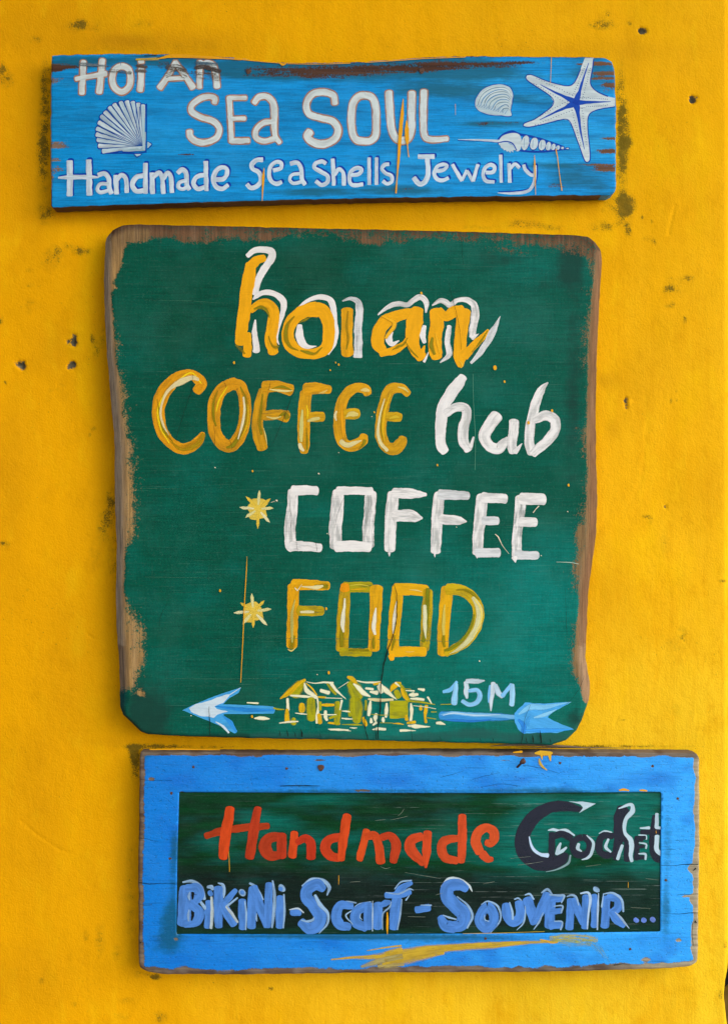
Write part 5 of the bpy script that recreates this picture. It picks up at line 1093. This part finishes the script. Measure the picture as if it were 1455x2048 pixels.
for crop, lst in [
 (C1, [ph('14>26>34>24','105,745 180,738 252,790 278,880'), ph('20>26','245,900 288,958'), pw('108>112>110','128,800 120,950 112,1075'), pw('64>80>80>60','140,795 215,790 238,850 190,910'), pw('64>84>86>60','180,925 235,985 215,1055 120,1085'), dk('14>22>12','180,830 185,850 182,880'), dk('14>26>14','180,985 186,1010 176,1050'), ph('10>22>10','160,825 152,860 160,888'), ph('10>20>12','155,970 148,1015 152,1058')]),
 (C1, [ph('20>34>28','305,785 335,785 345,800'), pw('44','325,832 328,838', cap='r'), pw('52>58','312,905 302,1105'), ph('20>26>24','335,868 342,980 332,1115', c=(190,206,206))]),
 (C1, [ph('10>26>30>14','390,752 428,768 435,820 432,870'), pw('72>76>64','392,795 390,950 392,1100'), pw('44>60','530,812 425,930'), pw('66>80>66','430,925 470,1010 515,1085'), ph('14>20','545,872 460,940'), ph('18>24>18','455,945 500,1000 545,1068', c=(186,200,200))]),
 (C1, [ph('46','583,828 586,832', cap='r'), pw('36','582,828 584,830', cap='r'), pw('58>66>62','583,895 585,1000 588,1115'), ph('10>16>10','605,900 616,1000 612,1130')]),
 (C1, [ph('16>22>14','645,755 695,785 752,885'), pw('68>74>70','668,795 662,950 660,1105'), pw('70>76>60','675,790 730,950 785,1095'), pw('60>66>58','798,762 795,950 790,1100'), ph('14>26>26>14','828,735 845,850 838,1000 825,1112'), ph('8>14>8','700,1000 698,1040 702,1060')]),
 (C1, [ph('48','902,790 906,795', cap='r'), pw('34','893,798 896,800', cap='r'), pw('60>68>62','890,868 888,980 885,1105'), ph('12>18>10','920,845 925,980 915,1115')]),
 (C1, [pw('58>60','985,990 1045,990', cap='f'), ph('8>14>12','965,968 1035,958 1078,990', c=(190,206,214))]),
 (C1, [ph('14>28>32>30>10','1068,775 1150,722 1245,738 1285,790 1268,850'), pw('66>92>92>98>106>116>100>92>76','1235,800 1190,765 1112,800 1100,865 1165,935 1212,1010 1190,1095 1125,1120 1062,1070'), ph('20>36>22>18>8','1172,852 1215,930 1275,1000 1270,1080 1205,1158'), ph('10>18>18>8','1060,1052 1110,1062 1155,1048 1162,1030')]),
 (C2, [ph('8>16>10','-30,930 50,903 128,912'), pw('56>78>80>82>60','92,938 0,935 -32,1020 0,1090 72,1108'), ph('8>14>8','88,978 45,1015 100,1085')]),
 (C2, [ph('8>12>16>10','88,1040 100,975 150,925 245,905'), pw('74>80>80>74','205,940 130,985 128,1070 205,1112'), pw('70>76','225,925 228,1110'), ph('6>10>8','262,898 262,1000 260,1140', c=(180,204,220)), dk('6>10>5','178,1000 175,1020 176,1035'), ph('5>8>4','165,1000 160,1030 178,1050')]),
 (C2, [pw('74','308,925 300,1110'), pw('44>56>30','325,930 365,915 400,905'), ph('8>14>12>8','412,905 400,945 345,1000 342,1130')]),
 (C2, [ph('8>12>10','440,800 488,745 575,730'), pw('30>66>78>84>66','575,750 490,800 455,890 440,1000 432,1115'), pw('48>60>50','370,850 470,848 560,822'), ph('8>14>8','498,885 485,1000 462,1130'), ph('6>14>14>6','370,828 470,840 560,800 590,810'), ph('6>12','560,850 530,890')]),
 (C2, [pw('52>60','615,968 715,952'), ph('6>12','650,930 735,932')]),
 (C2, [ph('14>26>28>22>6','818,780 880,718 970,728 1040,775 1065,820', c=(196,210,210)), pw('56>92>104>112>116>118>104>84','1018,800 960,768 872,785 865,860 925,935 995,1005 980,1085 905,1110'), pw('100>92>60','915,1110 850,1095 812,1030'), ph('10>16>20>12','945,862 1030,935 1068,1020 1025,1115'), ph('8>16>10','830,1012 880,1030 935,1045')]),
 (C2, [ph('8>14>16>14>8','1140,925 1195,900 1275,945 1292,1050 1215,1152'), pw('80>86>90>86>84>80','1190,945 1240,1015 1220,1090 1165,1110 1122,1045 1190,945'), dk('14>20>12','1182,1005 1190,1030 1198,1045'), ph('6>10>6','1165,1010 1170,1050 1200,1062')]),
 (C3, [pw('72>84>92>84>74','48,985 60,1080 110,1130 168,1085 160,965'), ph('10>20>18','78,962 100,1040 106,1105'), ph('6>12>14>6','212,995 212,1060 195,1140 140,1198'), ph('10>16>10','120,935 150,925 180,945')]),
 (C3, [pw('90>90>56','232,940 262,1040 285,1140'), pw('76>90>60','398,895 350,1010 295,1130'), ph('10>18>12','210,898 250,890 285,935'), ph('10>24>14','350,880 400,850 440,890'), ph('6>16>8','365,1050 330,1130 285,1192'), dk('10>3','310,930 305,975')]),
 (C3, [pw('84>88>84','428,925 422,1040 420,1165'), pw('56','440,935 525,925'), pw('50','440,1042 515,1032'), pw('72','430,1160 515,1150'), ph('10>20>20>10','420,897 500,902 545,905 520,965'), ph('8>16>14','455,995 530,993 518,1050'), ph('8>14>14','460,1122 528,1130 515,1195')]),
 (C3, [pw('72','603,945 590,1180'), pw('62>74>60','625,940 665,1040 705,1140'), pw('58>62','728,910 722,1175'), ph('10>20>18>10','568,912 610,900 645,915 668,985'), ph('12>24>24>16>10','685,885 750,880 768,940 752,1060 742,1190', c=(180,206,228))]),
 (C3, [pw('58','803,905 800,1165'), ph('8>18>12','838,885 832,1040 828,1195', c=(180,206,228)), ph('44','818,850 822,853', cap='r')]),
 (C3, [pw('74','905,925 892,1165'), pw('56>72>76>56','920,920 1000,930 1005,1005 940,1062'), pw('56>74>36','950,1055 1000,1120 1055,1165'), dk('12>22>10','945,955 948,985 940,1010'), ph('8>20>22>14','878,890 960,882 1035,940 1050,1040'), ph('6>18>18>4','980,1045 1030,1095 1100,1185', c=(180,206,228)), ph('8>16','880,895 865,1000')]),
 (C3, [pw('42','1158,1112 1164,1116', cap='r', c=(104,136,214))]), (C3, [pw('44','1224,1112 1228,1114', cap='r', c=(104,136,214))]), (C3, [pw('44','1298,1108 1304,1112', cap='r', c=(104,130,200))])]:
    L3(crop, lst, None, 'periwinkle blue letter with pale edge')
for q in ['780,1640 800,1636 815,1632', '795,1632 803,1625 808,1617', '750,1641 770,1639', '760,1733 770,1737 780,1735', '810,1745 850,1752 880,1757', '700,1764 720,1763', '870,1790 885,1786', '965,1768 988,1763', '815,1833 850,1834', '1170,1733 1200,1729',
          '1035,1730 1060,1727 1085,1723', '1020,1717 1060,1713', '1290,1757 1316,1760', '1260,1815 1300,1817']:
    marks(sign3, ZP, 'scratch_mark', PX, [('hi','.5>.9>.5', q, {'dry': .36, 'c': (140,148,128), 'thin': .5, 'wob': .3})], None, 12)
for cr, w_, q, d in [(C1,'3>5>4','474,498 479,580 481,660',.25),(C1,'3>5>3','1362,690 1363,730 1361,765',.15),(C2,'8>18>16>4','380,990 382,1060 380,1120 381,1165',.05),(C3,'3>4','1092,790 1092,835',.45),(C3,'4>3','1330,350 1332,372',.3)]:
    marks(sign3, ZP, 'yellow_drip', cr, [('drip', w_, q, {'dry': d})], None, 14)
marks(sign3, ZP, 'yellow_drip', PX, [('yd','1.6>2>1.4','925,1867 1000,1866 1088,1863', {'dry': .2})], None, 14)
CB = (780, 1820, 675/1455); CA = (250, 1820, 550/1455)
for cr, w_, q, o in [(CB,'50>50>40>36>20>14','-20,215 120,190 260,165 420,155 600,140 720,135',{'dry':.50,'thin':.4}),(CB,'24>40>30>14','-20,190 150,168 350,152 560,138',{'dry':.50,'thin':.3}),(CB,'30>60>20','-30,235 80,210 230,185',{'dry':.5,'thin':.4}),(CB,'8>18>14>8','645,128 680,136 700,141 722,138',{'dry':.25,'c':(230,178,50)}),
                     (CB,'30>46>46>30','690,120 760,118 840,122 890,128',{'dry':.66,'c':(190,180,80),'thin':.3}),(CB,'40>40>10','850,130 900,170 940,222',{'dry':.72,'c':(150,170,110),'thin':.5}),(CB,'30>44>44','700,130 780,140 860,140',{'dry':.70,'c':(170,176,90),'thin':.5}),
                     (CA,'10>20>40>60','1090,262 1200,252 1330,245 1460,215',{'dry':.56}),(CA,'20>60>80','1250,300 1350,270 1460,250',{'dry':.50,'c':(176,160,96),'thin':.4}),(CA,'6>12>12','1280,215 1370,200 1460,188',{'dry':.5}),(CA,'6>12','1300,240 1330,246',{'dry':.3}),(CA,'30>50>40','1340,300 1400,290 1470,285',{'dry':.62,'c':(180,160,90)})]:
    marks(sign3, Z3, 'yellow_paint_smear', cr, [('yd', w_, q, o)], None, 3)
CT = (680, 1480, 450/1455)
marks(sign3, Z3, 'yellow_paint_splash', CT, [('drip','14>30>34>20','1262,86 1290,84 1330,86 1362,84',{'dry':.3,'c':(222,170,40)}),('drip','22>14>4','1300,90 1302,108 1304,126',{'c':(222,170,40),'dry':.2}),('drip','24>18>6','1350,90 1354,110 1358,134',{'c':(222,170,40),'dry':.15}),('yd','10>30>20>8','1285,120 1290,150 1310,175 1335,195',{'dry':.5}),('drip','8>14','1120,80 1170,76',{'dry':.3})], None, 4)
marks(sign3, Z3, 'yellow_paint_splash', PX, [('drip','3>5>3','1238,1580.5 1246,1579 1256,1581',{'dry':.1})], None, 4)
marks(sign3, Z3, 'yellow_paint_splash', PX, [('drip','3>4>3','1279,1581 1285,1580.5 1292,1581.5',{'dry':.1})], None, 4)
marks(sign3, Z3, 'yellow_paint_splash', PX, [('drip','2>2.5>2>1.2','300,1499 360,1498.6 420,1499.2 440,1499.5',{'dry':.25})], None, 1)
for q, w in [('278,1676 290,1677 300,1680 318,1682','1.6>1.4>1>.6'),('277,1766 300,1768 330,1767 354,1768','1.8>1.6>1.2>1.4'),('277,1808 290,1810 304,1809','1.2>.8'),('1322,1731 1350,1731 1372,1729 1396,1729','1.2>1>1.6>1.6'),('1352,1790 1370,1789 1396,1788','.8>1>1.2'),('1326,1827 1360,1828 1380,1826 1395,1826','.8>1>1.6>1.4'),('1322,1700 1350,1698','1'),('281,1559 310,1561 345,1560','.8>1.2>.7'),
             ('1045,1531 1070,1534 1100,1541 1118,1548','1>1.4>1>.6'),('960,1575 1000,1568 1040,1572','.7>1'),('880,1555 905,1548 925,1543','.6>1>.6'),('940,1560 970,1552 1000,1545','.6>1>.6'),('560,1572 600,1571 640,1572','1.6>2>1'),('1383,1845 1384,1880 1386,1892','1>1.4>.8'),('1226,1930 1240,1928 1260,1929','2>1.6>1'),('283,1885 278,1886','4>2'),('1388,1843 1392,1846','5>2'),('1390,1736 1384,1742','3>1')]:
    crack(sign3, Z3, q, w, lay=3)

crack(sign3, Z3, '358,1585.5 520,1586 760,1586.4 1000,1586.8 1200,1586 1320,1585', '1.0', lay=-9)  # thin dark line along the panel's top edge

# ------------------------------------------------------------------ nails, holes, a loose splinter
def nail(sign, z, x, y, r, tall, lean=(0, 0), name='nail'):
    prof = []
    cx, cz = wx(x, z), wz(y, z)
    V, F, n = [], [], 14
    rings = [(r * .45, 0), (r * .42, tall * .8), (r, tall * .82), (r * 1.02, tall * .95), (r * .8, tall), (0.0002, tall * 1.03)]
    for rr, h in rings:
        for k in range(n):
            a = 2 * math.pi * k / n; w_ = 1 + .12 * math.sin(a * 3 + x)
            V.append((cx + rr * S * w_ * math.cos(a) + lean[0] * h * S, -(z + h * S) + 0, cz + rr * S * w_ * math.sin(a) + lean[1] * h * S))
    for i in range(len(rings) - 1):
        for k in range(n): F.append((i*n+k, i*n+(k+1) % n, (i+1)*n+(k+1) % n, (i+1)*n+k))
    return mesh_obj(name, V, F, M_NAIL, sign, smooth=True)
nail(sign1, Z1, 497, 143, 5.4, 1.2); nail(sign1, Z1, 842, 142, 5.4, 1.2)
nail(sign3, Z3, 641, 1534, 6.2, 2.2, (.3, -.4), 'nail')
nail(sign3, Z3, 1034, 1534, 5.2, 17, (.55, .95), 'nail')
for x, y in [(387,1534),(573,1537),(1304,1532),(1119,1526),(1354,1597),(343,1586),(340,1717),(1330,1760),(1259,1898),(970,1877),(757,1928),(780,1929)]:
    nail(sign3, Z3, x, y, 2.5, .5, (0, 0), 'nail_head')
def splinter(pts, w, name='splinter'):
    V, F = [], []
    n = len(pts)
    for i, (x, y, z) in enumerate(pts):
        r = w * (1 - abs(2 * i / (n - 1) - 1) ** 3 * .8) * S / 2
        for k in range(6):
            a = math.pi * k / 3; V.append((wx(x, z), -z + r * math.cos(a), wz(y, z) + r * math.sin(a)))
    for i in range(n - 1):
        for k in range(6): F.append((i*6+k, i*6+(k+1) % 6, (i+1)*6+(k+1) % 6, (i+1)*6+k))
    return mesh_obj(name, V, F, M_BROWN_WOOD, sign3, smooth=True)
splinter([(980,1492,.020),(1010,1490,.022),(1050,1489,.021),(1100,1491,.019),(1150,1494,.015),(1180,1497,.010)], 4.5)
splinter([(1030,1494,.016),(1100,1495,.016),(1180,1495.5,.012),(1260,1496,.008)], 2.4)
